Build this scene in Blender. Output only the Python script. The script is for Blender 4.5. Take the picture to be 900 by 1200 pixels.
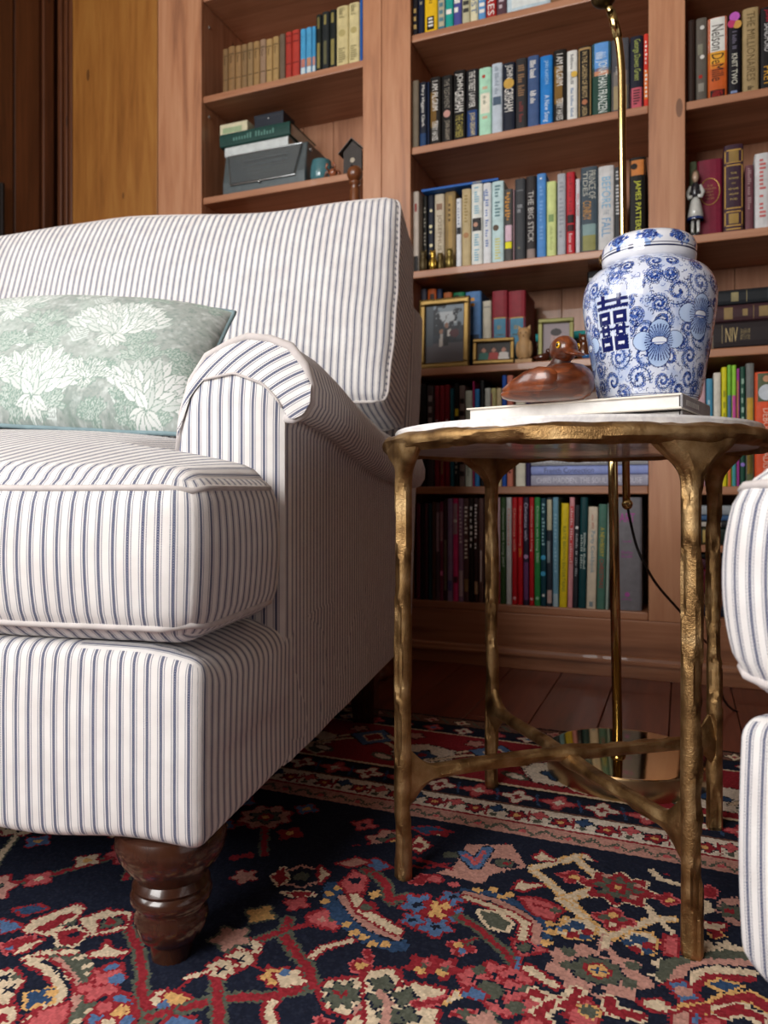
import bpy, bmesh, math, random
import numpy as np
from mathutils import Vector, noise as mnoise

for o in list(bpy.data.objects):
    bpy.data.objects.remove(o, do_unlink=True)
scene = bpy.context.scene
COL = scene.collection

# ------------------------------------------------------------------ camera
F, CX, HY, H = 880.0, 450.0, 578.0, 0.5      # focal length px, centre column, horizon row, eye height
cam_d = bpy.data.cameras.new('camera')
cam = bpy.data.objects.new('camera', cam_d); COL.objects.link(cam)
cam_d.sensor_fit = 'VERTICAL'; cam_d.sensor_height = 36.0
cam_d.lens = 36.0 * F / 1200.0
cam_d.shift_y = -(600.0 - HY) / 1200.0
cam.location = (0, 0, H); cam.rotation_euler = (math.radians(90), 0, 0)
cam_d.clip_start = 0.05
cam_d.dof.use_dof = True; cam_d.dof.focus_distance = 0.92; cam_d.dof.aperture_fstop = 7.0
scene.camera = cam

# ------------------------------------------------------------------ the room's frame: u along the bookcase, v into it
PHI = math.atan(F / 2220.0)
UD = np.array([math.cos(PHI), -math.sin(PHI)])
ND = np.array([math.sin(PHI), math.cos(PHI)])
OB = np.array([0.072, 2.268])
def W(u, v, z=0.0):
    p = OB + u * UD + v * ND
    return (p[0], p[1], z)

# ------------------------------------------------------------------ world, lights, exposure
wd = bpy.data.worlds.new('room_world'); scene.world = wd; wd.use_nodes = True
wd.node_tree.nodes['Background'].inputs[0].default_value = (0.75, 0.82, 1.0, 1)
wd.node_tree.nodes['Background'].inputs[1].default_value = 0.3
def area(name, loc, target, sx, sy, power, col):
    l = bpy.data.lights.new(name, 'AREA'); l.shape = 'RECTANGLE'; l.size = sx; l.size_y = sy
    l.energy = power; l.color = col
    o = bpy.data.objects.new(name, l); COL.objects.link(o); o.location = loc
    o.rotation_euler = (Vector(target) - Vector(loc)).to_track_quat('-Z', 'Y').to_euler()
    return o
# daylight through the two windows behind and left of the camera, lying flat in their openings
area('window_front_offscreen', W(-0.25, -3.66, 1.72), W(-0.25, 0, 1.72), 1.3, 1.45, 68, (1.0, 0.98, 0.95))
area('window_left_offscreen', W(-1.362, -2.55, 1.72), W(1.0, -2.55, 1.72), 1.1, 1.45, 26, (0.96, 0.98, 1.0))
scene.view_settings.view_transform = 'Standard'; scene.view_settings.look = 'None'
scene.view_settings.exposure = 0.22; scene.view_settings.gamma = 1.0
scene.view_settings.use_curve_mapping = False

# ------------------------------------------------------------------ helpers
def lin(c):
    c = c / 255.0
    return c / 12.92 if c <= 0.04045 else ((c + 0.055) / 1.055) ** 2.4
def rgb(h):
    if isinstance(h, str):
        h = h.lstrip('#'); h = tuple(int(h[i:i+2], 16) for i in (0, 2, 4))
    return tuple(lin(v) for v in h)
def bray(x, y, v=0.0):
    """pixel -> (u, z) on the plane v of the bookcase"""
    a = (x - CX) / F
    d = (v + OB @ ND) / (a * ND[0] + ND[1])
    p = np.array([a * d, d]) - OB
    return float(p @ UD), H + (HY - y) * d / F
def ground(x, y, z=0.0):
    d = (H - z) * F / (y - HY)
    return (x - CX) / F * d, d
def at(x, y, d):
    return ((x - CX) / F * d, d, H + (HY - y) * d / F)

MATS = {}
def mat(name, col, rough=0.6, metal=0.0, coat=0.0, spec=0.5):
    if name in MATS: return MATS[name]
    m = bpy.data.materials.new(name); m.use_nodes = True
    b = m.node_tree.nodes['Principled BSDF']
    c = rgb(col)
    b.inputs['Base Color'].default_value = (*c, 1); b.inputs['Roughness'].default_value = rough
    b.inputs['Metallic'].default_value = metal; b.inputs['Coat Weight'].default_value = coat
    b.inputs['Specular IOR Level'].default_value = spec
    nt = m.node_tree
    n = nt.nodes.new('ShaderNodeTexNoise'); n.inputs['Scale'].default_value = 60
    n.inputs['Detail'].default_value = 3
    tc = nt.nodes.new('ShaderNodeTexCoord'); nt.links.new(tc.outputs['Object'], n.inputs['Vector'])
    r = nt.nodes.new('ShaderNodeValToRGB')
    r.color_ramp.elements[0].position = .3; r.color_ramp.elements[1].position = .7
    r.color_ramp.elements[0].color = tuple(v * .86 for v in c) + (1,)
    r.color_ramp.elements[1].color = tuple(min(1, v * 1.06) for v in c) + (1,)
    nt.links.new(n.outputs['Fac'], r.inputs['Fac']); nt.links.new(r.outputs['Color'], b.inputs['Base Color'])
    MATS[name] = m
    return m
def cmat(h, rough=0.55):
    return mat('cloth_cover_' + h if rough > .5 else 'gloss_cover_' + h, h, rough, 0.0, 0.0, .22)

class NT:
    """tiny node expression builder"""
    def __init__(s, m): s.t = m.node_tree; s.b = s.t.nodes['Principled BSDF']
    def n(s, kind, **kw):
        x = s.t.nodes.new(kind)
        for k, v in kw.items(): setattr(x, k, v)
        return x
    def set(s, sock, v):
        if hasattr(v, 'is_linked') or isinstance(v, bpy.types.NodeSocket): s.t.links.new(v, sock)
        else: sock.default_value = v
    def m(s, op, a, b=0.0, c=0.0):
        x = s.n('ShaderNodeMath', operation=op)
        s.set(x.inputs[0], a); s.set(x.inputs[1], b); s.set(x.inputs[2], c)
        return x.outputs[0]
    def noise(s, vec, scale, detail=3, rough=.5, dist=0):
        x = s.n('ShaderNodeTexNoise'); x.inputs['Scale'].default_value = scale; x.inputs['Detail'].default_value = detail
        x.inputs['Roughness'].default_value = rough; x.inputs['Distortion'].default_value = dist
        s.t.links.new(vec, x.inputs['Vector']); return x.outputs['Fac']
    def mapping(s, scale=(1, 1, 1), src='Object', rot=(0, 0, 0)):
        tc = s.n('ShaderNodeTexCoord'); mp = s.n('ShaderNodeMapping')
        mp.inputs['Scale'].default_value = scale; mp.inputs['Rotation'].default_value = rot
        s.t.links.new(tc.outputs[src], mp.inputs['Vector']); return mp.outputs[0]
    def ramp(s, fac, stops):
        r = s.n('ShaderNodeValToRGB'); e = r.color_ramp.elements
        while len(e) < len(stops): e.new(.5)
        for el, (p, c) in zip(e, stops): el.position = p; el.color = (*c, 1)
        s.t.links.new(fac, r.inputs['Fac']); return r.outputs['Color']
    def mix(s, fac, a, b, mode='MIX'):
        x = s.n('ShaderNodeMix', data_type='RGBA', blend_type=mode)
        s.set(x.inputs[0], fac)
        for i, v in ((6, a), (7, b)):
            if isinstance(v, tuple): x.inputs[i].default_value = (*v[:3], 1)
            else: s.t.links.new(v, x.inputs[i])
        return x.outputs[2]
    def bump(s, h, strength=.3, dist=.002):
        x = s.n('ShaderNodeBump'); x.inputs['Strength'].default_value = strength; x.inputs['Distance'].default_value = dist
        s.t.links.new(h, x.inputs['Height']); s.t.links.new(x.outputs[0], s.b.inputs['Normal'])
def newmat(name, rough=.5, metal=0.0, coat=0.0):
    m = bpy.data.materials.new(name); m.use_nodes = True
    b = m.node_tree.nodes['Principled BSDF']
    b.inputs['Roughness'].default_value = rough; b.inputs['Metallic'].default_value = metal
    b.inputs['Coat Weight'].default_value = coat
    MATS[name] = m
    return m, NT(m)

def wood(name, dark, mid, light, axis='z', rough=.42, scale=1.0, knots=True, coat=.15):
    m, t = newmat(name, rough, 0, coat)
    long, cross = 1.2 * scale, 16 * scale
    sc = {'x': (long, cross, cross), 'y': (cross, long, cross), 'z': (cross, cross, long)}[axis]
    sc2 = tuple(s * 5 for s in sc)
    v = t.mapping(sc); v2 = t.mapping(sc2)
    f1 = t.noise(v, 1.0, 4, .55, 1.2); f2 = t.noise(v2, 1.0, 3, .6)
    f = t.m('ADD', t.m('MULTIPLY', f1, .72), t.m('MULTIPLY', f2, .28))
    c = t.ramp(f, [(.30, rgb(dark)), (.48, rgb(mid)), (.68, rgb(light))])
    if knots:
        kv = t.mapping({'x': (3, 9, 9), 'y': (9, 3, 9), 'z': (9, 9, 3)}[axis])
        vo = t.n('ShaderNodeTexVoronoi'); vo.inputs['Scale'].default_value = 1.0
        t.t.links.new(kv, vo.inputs['Vector'])
        k = t.m('LESS_THAN', vo.outputs['Distance'], .075)
        c = t.mix(t.m('MULTIPLY', k, .6), c, rgb('#2a140a'))
    t.t.links.new(c, t.b.inputs['Base Color'])
    t.bump(f2, .12, .001)
    return m

def mk(name, verts, faces, m=None, parent=None, smooth=False, uv=None, loc=None, rotz=None):
    me = bpy.data.meshes.new(name)
    me.from_pydata([tuple(v) for v in verts], [], [tuple(f) for f in faces])
    if smooth: me.polygons.foreach_set('use_smooth', [True] * len(me.polygons))
    if uv is not None:
        l = me.uv_layers.new(name='UVMap')
        l.data.foreach_set('uv', np.asarray(uv, dtype=np.float32).ravel())
    if m: me.materials.append(m)
    me.update()
    o = bpy.data.objects.new(name, me); COL.objects.link(o)
    if parent: o.parent = parent
    if loc is not None: o.location = loc
    if rotz is not None: o.rotation_euler[2] = rotz
    return o
def empty(name, loc=(0, 0, 0), rotz=0.0):
    o = bpy.data.objects.new(name, None); COL.objects.link(o)
    o.location = loc; o.rotation_euler[2] = rotz; o.empty_display_size = .05
    return o
def tag(o, label, cat, group=None):
    o['label'] = label; o['category'] = cat
    if group: o['group'] = group
    return o
def struct(o, label=None):
    o['kind'] = 'structure'
    if label: o['label'] = label
    return o
class MB:
    def __init__(s): s.v = []; s.f = []
    def add(s, v, f):
        k = len(s.v); s.v += [tuple(p) for p in v]; s.f += [tuple(i + k for i in q) for q in f]; return s
    def box(s, x0, x1, y0, y1, z0, z1, bev=0.0, seg=2):
        if bev <= 0:
            v = [(x, y, z) for z in (z0, z1) for y in (y0, y1) for x in (x0, x1)]
            return s.add(v, [(0, 2, 3, 1), (4, 5, 7, 6), (0, 1, 5, 4), (2, 6, 7, 3), (0, 4, 6, 2), (1, 3, 7, 5)])
        bm = bmesh.new(); bmesh.ops.create_cube(bm, size=1)
        for p in bm.verts:
            p.co = ((x0 + x1) / 2 + p.co.x * (x1 - x0), (y0 + y1) / 2 + p.co.y * (y1 - y0), (z0 + z1) / 2 + p.co.z * (z1 - z0))
        bmesh.ops.bevel(bm, geom=list(bm.edges), offset=bev, segments=seg, affect='EDGES', profile=.5)
        bm.verts.index_update()
        s.add([p.co[:] for p in bm.verts], [[q.index for q in f.verts] for f in bm.faces]); bm.free()
        return s
    def lathe(s, prof, seg=32, c=(0, 0), cap=True):
        n = len(prof)
        v = [(c[0] + r * math.cos(2 * math.pi * k / seg), c[1] + r * math.sin(2 * math.pi * k / seg), z)
             for k in range(seg) for (r, z) in prof]
        f = []
        for k in range(seg):
            k2 = (k + 1) % seg
            for i in range(n - 1): f.append((k * n + i, k2 * n + i, k2 * n + i + 1, k * n + i + 1))
        if cap:
            f.append([k * n for k in range(seg)][::-1]); f.append([k * n + n - 1 for k in range(seg)])
        return s.add(v, f)
    def tube(s, pts, r, seg=12, caps=True, closed=False):
        pts = [Vector(p) for p in pts]; n = len(pts)
        rr = r if hasattr(r, '__len__') else [r] * n
        v = []; prev = None
        for i in range(n):
            if closed: t = (pts[(i + 1) % n] - pts[i - 1])
            else: t = pts[min(i + 1, n - 1)] - pts[max(i - 1, 0)]
            t.normalize()
            if prev is None:
                a = t.orthogonal().normalized()
            else:
                a = prev - t * prev.dot(t)
                a = a.normalized() if a.length > 1e-6 else t.orthogonal().normalized()
            prev = a; b = t.cross(a)
            for k in range(seg):
                th = 2 * math.pi * k / seg
                v.append(pts[i] + (a * math.cos(th) + b * math.sin(th)) * rr[i])
        f = []
        for i in range(n if closed else n - 1):
            j = (i + 1) % n
            for k in range(seg):
                k2 = (k + 1) % seg
                f.append((i * seg + k, i * seg + k2, j * seg + k2, j * seg + k))
        if caps and not closed:
            f.append(list(range(seg))[::-1]); f.append([(n - 1) * seg + k for k in range(seg)])
        return s.add(v, f)
    def ball(s, c, r, seg=16, rings=10, sc=(1, 1, 1)):
        v = []; f = []
        for i in range(1, rings):
            th = math.pi * i / rings
            for k in range(seg):
                ph = 2 * math.pi * k / seg
                v.append((c[0] + r * sc[0] * math.sin(th) * math.cos(ph), c[1] + r * sc[1] * math.sin(th) * math.sin(ph), c[2] + r * sc[2] * math.cos(th)))
        v.append((c[0], c[1], c[2] + r * sc[2])); v.append((c[0], c[1], c[2] - r * sc[2])); T = len(v) - 2
        for i in range(rings - 2):
            for k in range(seg):
                k2 = (k + 1) % seg
                f.append((i * seg + k, (i + 1) * seg + k, (i + 1) * seg + k2, i * seg + k2))
        for k in range(seg):
            k2 = (k + 1) % seg
            f.append((T, k, k2)); f.append((T + 1, (rings - 2) * seg + k2, (rings - 2) * seg + k))
        return s.add(v, f)
    def prism(s, poly, z0, z1):
        n = len(poly)
        v = [(x, y, z0) for x, y in poly] + [(x, y, z1) for x, y in poly]
        f = [list(range(n))[::-1], list(range(n, 2 * n))] + [(i, (i + 1) % n, n + (i + 1) % n, n + i) for i in range(n)]
        return s.add(v, f)
    def build(s, name, m, parent=None, smooth=False, **kw):
        return mk(name, s.v, s.f, m, parent, smooth, **kw)
def smoothen(o, ang=40):
    me = o.data
    me.polygons.foreach_set('use_smooth', [True] * len(me.polygons))
    bm = bmesh.new(); bm.from_mesh(me); a = math.radians(ang)
    for e in bm.edges:
        if len(e.link_faces) == 2 and e.calc_face_angle(0) > a: e.smooth = False
    bm.to_mesh(me); bm.free()
    return o
def ss(a, b, x):
    t = min(1.0, max(0.0, (x - a) / (b - a))); return t * t * (3 - 2 * t)
def interp(x, pts):
    return float(np.interp(x, [p[0] for p in pts], [p[1] for p in pts]))

def paint_mat(name, rough=.9, coat=0.0, sheen=0.0):
    m, t = newmat(name, rough, 0, coat)
    a = t.n('ShaderNodeVertexColor', layer_name='Col')
    t.t.links.new(a.outputs['Color'], t.b.inputs['Base Color'])
    t.b.inputs['Sheen Weight'].default_value = sheen
    if rough > .8: t.b.inputs['Specular IOR Level'].default_value = .15
    return m
def colour_attr(me, cols, domain):
    a = me.color_attributes.new('Col', 'FLOAT_COLOR', domain)
    c = np.ones((len(cols), 4), np.float32); c[:, :3] = cols
    a.data.foreach_set('color', c.ravel())

# raster used for woven / printed / painted patterns (a small table of colours per knot)
class Raster:
    def __init__(s, X, Y, base, seed=1):
        s.X, s.Y = np.meshgrid(X, Y); s.C = np.empty(s.X.shape + (3,)); s.C[:] = base
        r = np.random.RandomState(seed)
        s.J = r.rand(*s.X.shape) - .5
    def win(s, x0, x1, y0, y1):
        xs = s.X[0]; ys = s.Y[:, 0]
        i0, i1 = np.searchsorted(xs, x0), np.searchsorted(xs, x1)
        j0, j1 = np.searchsorted(ys, y0), np.searchsorted(ys, y1)
        return slice(j0, j1), slice(i0, i1)
    def put(s, w, d, fill, out, ow, jag):
        d = d + s.J[w] * jag
        if out is not None: s.C[w][(d < ow)] = out
        if fill is not None: s.C[w][d < 0] = fill
    def line(s, pts, width, fill, out=None, ow=.004, jag=.003):
        pts = np.asarray(pts, float); p = width / 2 + ow + jag
        w = s.win(pts[:, 0].min() - p, pts[:, 0].max() + p, pts[:, 1].min() - p, pts[:, 1].max() + p)
        x, y = s.X[w], s.Y[w]
        if x.size == 0: return
        d = np.full(x.shape, 9.0)
        for a, b in zip(pts[:-1], pts[1:]):
            e = b - a; L = e @ e + 1e-12
            t = np.clip(((x - a[0]) * e[0] + (y - a[1]) * e[1]) / L, 0, 1)
            d = np.minimum(d, np.hypot(x - a[0] - t * e[0], y - a[1] - t * e[1]))
        s.put(w, d - width / 2, fill, out, ow, jag)
    def poly(s, pts, fill, out=None, ow=.004, jag=.003):
        pts = np.asarray(pts, float); p = ow + jag + .001
        w = s.win(pts[:, 0].min() - p, pts[:, 0].max() + p, pts[:, 1].min() - p, pts[:, 1].max() + p)
        x, y = s.X[w], s.Y[w]
        if x.size == 0: return
        d = np.full(x.shape, 9.0); ins = np.zeros(x.shape, bool)
        for a, b in zip(pts, np.roll(pts, -1, 0)):
            e = b - a; L = e @ e + 1e-12
            t = np.clip(((x - a[0]) * e[0] + (y - a[1]) * e[1]) / L, 0, 1)
            d = np.minimum(d, np.hypot(x - a[0] - t * e[0], y - a[1] - t * e[1]))
            c = ((a[1] > y) != (b[1] > y))
            with np.errstate(divide='ignore', invalid='ignore'):
                xi = (b[0] - a[0]) * (y - a[1]) / (b[1] - a[1]) + a[0]
            ins ^= c & (x < xi)
        s.put(w, np.where(ins, -d, d), fill, out, ow, jag)
    def blob(s, c, r, fill, out=None, ow=.004, jag=.003, lobes=0, amp=.25, ry=None, rot=0):
        ry = ry or r; R = max(r, ry) * (1 + amp) + ow + jag
        w = s.win(c[0] - R, c[0] + R, c[1] - R, c[1] + R)
        x, y = s.X[w] - c[0], s.Y[w] - c[1]
        if x.size == 0: return
        cr, sr = math.cos(rot), math.sin(rot)
        x, y = x * cr + y * sr, -x * sr + y * cr
        rho = np.hypot(x / r, y / ry); k = 1.0
        if lobes: k = 1 + amp * np.cos(lobes * np.arctan2(y, x))
        s.put(w, (rho - k) * min(r, ry), fill, out, ow, jag)
# ------------------------------------------------------------------ shared materials
M_POST = wood('pine_upright', '#8b5c42', '#b27b58', '#c4916d', 'z')
M_SHELF = wood('pine_shelf', '#7d5036', '#a46f4f', '#b98666', 'x')
M_DARKW = wood('stained_wood', '#3d2011', '#57301a', '#6d4024', 'z')
M_GOLDW = wood('golden_pine', '#7d4c1c', '#99632a', '#ac7838', 'z')
M_BACKW = wood('bookcase_lining', '#7d5036', '#a46f4f', '#b98666', 'z', .55)
M_BASEW = wood('pine_baseboard', '#7d5036', '#a46f4f', '#b98666', 'x')
M_FLOOR = wood('red_plank', '#4a1f14', '#6a3122', '#80402d', 'y', .34, coat=.3)
M_LEGW = wood('walnut_stain', '#26130b', '#371d12', '#482a1b', 'z', .26, 1.0, False, .5)
M_WALL = wood('wall_panelling', '#3d2011', '#57301a', '#6d4024', 'z')
M_CEIL = mat('beige_plaster', '#a89684', .85)
M_PAPER = mat('book_paper', '#e3dac6', .9)

# ------------------------------------------------------------------ room shell
UL, UR, VF, ZC = -1.385, 3.1, -3.70, 2.6
def room_obj(name): return empty(name, W(0, 0, 0), -PHI)
fl = room_obj('floor'); struct(fl, 'dark red-brown wooden plank floor')
MB().box(UL, UR, VF, .32, -.06, -.012).build('subfloor', mat('subfloor_wood', '#2a120b', .8), fl)
pw = .142; k = 0; u = UL
rnd = random.Random(5)
pmesh = {}
while u < UR - .01:
    w_ = min(pw, UR - u)
    cuts = [VF, VF + 1.2 + 1.2 * rnd.random(), -.9 - .5 * rnd.random() if k % 2 else -.35 - .3 * rnd.random(), .0]
    for a, b in zip(cuts[:-1], cuts[1:]):
        o = MB().box(0, w_ - .0022, a, b - .0015, -.014, rnd.choice((0, .0004, .0008)), .0012, 1).build('plank', M_FLOOR, fl, loc=(u, 0, 0))
    u += pw; k += 1
ce = MB().box(UL - .1, UR + .1, VF - .1, .4, ZC, ZC + .05).build('ceiling', M_CEIL, None, loc=W(0, 0, 0), rotz=-PHI); struct(ce)
wl = MB().box(UL - .12, UL - .012, VF - .1, .33, 0, ZC).build('wall_left', M_DARKW, None, loc=W(0, 0, 0), rotz=-PHI); struct(wl, 'dark stained wood panelled wall beside the bookcase')
wr = MB().box(UR, UR + .1, VF - .1, .33, 0, ZC).build('wall_right', M_WALL, None, loc=W(0, 0, 0), rotz=-PHI); struct(wr)
wf = MB().box(UL, UR, VF - .1, VF, 0, ZC).build('wall_front', M_WALL, None, loc=W(0, 0, 0), rotz=-PHI); struct(wf)
wb = MB().box(UL, UR, .325, .36, 0, ZC).build('wall_back', M_DARKW, None, loc=W(0, 0, 0), rotz=-PHI); struct(wb)
# panelling on the left wall: stiles and raised panels
for v0, v1 in ((-.055, -.006), (-.30, -.19), (-1.0, -.88)):
    MB().box(UL - .012, UL, v0, v1, .0, ZC, .003, 1).build('stile', M_DARKW, wl)
for v0, v1 in ((-.19, -.055), (-.88, -.30)):
    MB().box(UL - .016, UL - .006, v0 + .012, v1 - .012, .15, ZC - .15, .005, 1).build('panel', M_DARKW, wl)
MB().tube([(UL + .012, -.245, 1.30), (UL + .012, -.245, 1.55)], .008, 10).build('pull', mat('dark_iron', '#1a1412', .5, .6), wl)
# windows behind and beside the camera
wp, t = newmat('window_daylight', .3); t.b.inputs['Emission Color'].default_value = (.9, .95, 1, 1); t.b.inputs['Emission Strength'].default_value = .35
M_WHITE = mat('white_paint', '#efece6', .5)
def window(name, u0, u1, z0, z1, side=False):
    w = empty(name, W(0, 0, 0), -PHI); struct(w)
    def bx(a0, a1, z0, z1, d0, d1, nm, m):
        if side: MB().box(UL - .012 + d0, UL - .012 + d1, a0, a1, z0, z1, .002, 1).build(nm, m, w)
        else: MB().box(a0, a1, VF + d0, VF + d1, z0, z1, .002, 1).build(nm, m, w)
    fw = .07
    bx(u0 - fw, u0, z0 - fw, z1 + fw, 0, .03, 'window_frame', M_WHITE); bx(u1, u1 + fw, z0 - fw, z1 + fw, 0, .03, 'window_frame', M_WHITE)
    bx(u0, u1, z1, z1 + fw, 0, .03, 'window_frame', M_WHITE); bx(u0, u1, z0 - fw, z0, 0, .03, 'window_sill', M_WHITE)
    for i in range(3):
        for j in range(3):
            a, b = u0 + (u1 - u0) * i / 3, u0 + (u1 - u0) * (i + 1) / 3
            c, d = z0 + (z1 - z0) * j / 3, z0 + (z1 - z0) * (j + 1) / 3
            bx(a + .01, b - .01, c + .01, d - .01, .001, .006, 'pane', wp)
    for i in (1, 2):
        a = u0 + (u1 - u0) * i / 3; bx(a - .012, a + .012, z0, z1, 0, .02, 'muntin', M_WHITE)
        c = z0 + (z1 - z0) * i / 3; bx(u0, u1, c - .012, c + .012, 0, .02, 'muntin', M_WHITE)
window('window_1', -.9, .4, .995, 2.445)
window('window_2', -3.1, -2.0, .995, 2.445, True)

# ------------------------------------------------------------------ bookcase
bc = empty('built_in_bookcase', W(0, 0, 0), -PHI)
tag(bc, 'reddish pine built-in bookcase full of books behind the sofa', 'bookcase')
uA0 = bray(185, 300)[0]; uA1 = bray(236, 300)[0]
uB0 = bray(425, 300)[0]; uBm = bray(447, 300)[0]; uB1 = bray(481, 300)[0]
uC0 = bray(760, 300)[0]; uC1 = bray(803, 300)[0]
uE = uC1 + (uC0 - uB1); uE1 = min(UR - .01, uE + .09)
ZT = 2.45; DEP = .30; TH = .0225
Z = {n: bray(482, y)[1] + TH for n, y in (('1', 48), ('2', 180), ('3', 326), ('4', 441), ('5', 579))}  # shelf tops
Z['6'] = bray(482, 703)[1]
ZA1 = bray(239, 119)[1] + TH; ZA2 = bray(240, 238)[1] + TH
ZC2 = bray(803, 127.5)[1] + TH; ZC3 = bray(808, 285)[1] + TH; ZC4 = bray(838, 418)[1] + TH; ZC5 = bray(838, 580)[1] + TH
ZC5b = bray(838, 648)[1] + TH * .85
def bcp(name, x0, x1, y0, y1, z0, z1, m, bev=.002):
    return MB().box(x0, x1, y0, y1, z0, z1, bev, 2).build(name, m, bc)
bcp('upright', uA0, uA1, 0, .022, Z['6'] - TH + .0005, ZT, M_POST)
bcp('upright', uB0, uBm - .0006, 0, .022, Z['6'] - TH + .0005, ZT, M_POST); bcp('upright', uBm + .0006, uB1, 0, .022, Z['6'] - TH + .0005, ZT, M_POST)
bcp('upright', uC0, uC1, 0, .022, Z['6'] - TH + .0005, ZT, M_POST)
bcp('upright', uE, uE1, 0, .022, Z['6'] - TH + .0005, ZT, M_POST)
for x0, x1 in ((uA1 - .02, uA1), (uB0, uB0 + .02), (uB1 - .02, uB1), (uC0, uC0 + .02), (uC1 - .02, uC1), (uE, uE + .02)):
    bcp('side_panel', x0, x1, .022, DEP, .1, ZT, M_BACKW, .001)
for x0, x1 in ((uA1, uB0), (uB1, uC0), (uC1, uE)):
    n = 5; w_ = (x1 - x0) / n
    for i in range(n):
        bcp('back_board', x0 + i * w_ + .0008, x0 + (i + 1) * w_ - .0008, DEP - .012, DEP, .1, ZT, M_BACKW, .001)
def shelf(x0, x1, ztop, th=TH, v0=.008):
    return bcp('shelf', x0 + .001, x1 - .001, v0, DEP - .012, ztop - th, ztop, M_SHELF, .003)
for z in (ZA1 + (ZA1 - ZA2) * 1.0, ZA1, ZA2, ZA2 - .32, ZA2 - .63, Z['6']): shelf(uA1, uB0, z)
for k in '123456': shelf(uB1, uC0, Z[k])
shelf(uB1, uC0, Z['1'] + .335)
for z in (ZC2 + .335, ZC2, ZC3, ZC4, ZC5, ZC5b, Z['6'] - .005): shelf(uC1, uE, z, TH if z != ZC5b else TH * .85)
# shelf pins in the left bay
for z in (ZA1 - TH - .03, ZA1 + .255, ZA2 - TH - .03):
    for v in (.045, .2):
        MB().ball((uA1 + .001, v, z), .006, 10, 6, (.6, 1, 1)).build('shelf_pin', mat('nickel_pin', '#9a938c', .35, .8), bc, True)
# base: face board, cap, baseboard and moulding
zb = Z['6'] - TH
bcp('base_board', uA0, uE1, .0005, .024, .02, zb, M_BASEW)
bcp('baseboard', uA0, uE1, -.008, .012, .0, bray(478, 752)[1] - .004, M_BASEW)
mo = MB()
pr = [(-.017, 0), (.0, 0), (.0, .022), (-.008, .022), (-.012, .018), (-.014, .010), (-.017, .006)]
zz = bray(478, 757)[1]
n = len(pr)
mo.add([(x, p, zz + q) for x in (uA0, uE1) for p, q in pr], [list(range(n)), list(range(n, 2 * n))[::-1]] + [(i, n + i, n + (i + 1) % n, (i + 1) % n) for i in range(n)])
mo.build('base_moulding', M_BASEW, bc)
bcp('crown_board', uA0, uE1, -.01, .03, ZT, ZT + .1, M_BASEW)
# golden pine panel left of the bookcase with bead mouldings
uG0 = bray(81, 200)[0]; uG1 = bray(180, 200)[0]; uD = bray(64, 200)[0]
pn = empty('pine_cupboard_panel', W(0, 0, 0), -PHI); tag(pn, 'tall golden pine panel with bead mouldings left of the bookcase', 'wood panel')
bw = (uG1 - uG0) / 3
for i in range(3):
    MB().box(uG0 + i * bw, uG0 + (i + 1) * bw, .018, .034, 0, ZT, .0004, 1).build('board', M_GOLDW, pn)
for x0, x1 in ((uG1 + .002, uG1 + (uA0 - uG1) * .42), (uG1 + (uA0 - uG1) * .58, uA0 - .0025)):
    MB().box(x0, x1, .010, .03, 0, ZT, .002, 2).build('bead', M_GOLDW, pn)
nb = 4; sw = (uG0 - uD) / nb
for i in range(nb):
    MB().box(uD + i * sw + .0008, uD + (i + 1) * sw - .0008, (.012, -.002, .008, .014)[i], .034, 0, ZT, .003, 2).build('bead', M_DARKW, pn)

# ------------------------------------------------------------------ rug (one colour per knot, traced and repeated motifs)
RP0 = np.array(ground(478, 839)); RE = np.array(ground(864, 887)) - RP0; RE /= np.linalg.norm(RE)
RN = np.array([RE[1], -RE[0]])
if RN[1] > 0: RN = -RN
PAL = {'N': '#0e182d', 'K': '#07090f', 'R': '#921a28', 'r': '#c4565a', 'P': '#bf8b7d', 'C': '#d8c3a4', 'B': '#4d6f9c', 'D': '#27466b',
       'G': '#54594c', 'Y': '#d9a863', 'W': '#dccfbd', 'O': '#6e4a3c'}
PAL = {k: np.array(rgb(v)) for k, v in PAL.items()}
def axis(spans):
    out = []
    for a, b, s in spans:
        out += list(np.arange(a, b, s))
    return np.array(sorted(set(np.round(out, 5))))
ga = axis([(-1.25, -.62, .005), (-.62, .93, .0027), (.93, 1.6, .005)])
gb = axis([(0, 1.12, .0027), (1.12, 2.0, .005)])
ca, cb = (ga[1:] + ga[:-1]) / 2, (gb[1:] + gb[:-1]) / 2
R = Raster(ca, cb, PAL['N'], 3)
def px2rug(x, y):
    g = np.array(ground(x, y, .010)) - RP0
    return (g @ RE, g @ RN)
TO = {0: (0, 1000), 1: (220, 1000), 2: (440, 1000), 3: (660, 1000), 4: (440, 820), 5: (660, 840), 6: (230, 820)}
def T(t, pts):
    ox, oy = TO[t]
    return [px2rug(ox + x / 3.75, oy + y / 3.75) for x, y in pts]
def P_(c): return PAL[c] if c else None
def L(t, pts, w, c, o=None, ow=.004): R.line(T(t, pts), w, P_(c), P_(o), ow)
def S(t, pts, c, o=None, ow=.004): R.poly(T(t, pts), P_(c), P_(o), ow)
def Bb(t, x, y, r, c, o=None, ow=.004, lobes=0, ry=None, amp=.25): R.blob(T(t, [(x, y)])[0], r, P_(c), P_(o), ow, lobes=lobes, ry=ry, amp=amp)
def star(t, x, y, r=.007, c='N'):
    a, b = T(t, [(x, y)])[0]
    R.line([(a - r, b), (a + r, b)], .003, P_(c), jag=.001); R.line([(a, b - r), (a, b + r)], .003, P_(c), jag=.001)
rr = random.Random(11)
FB = .505
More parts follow.
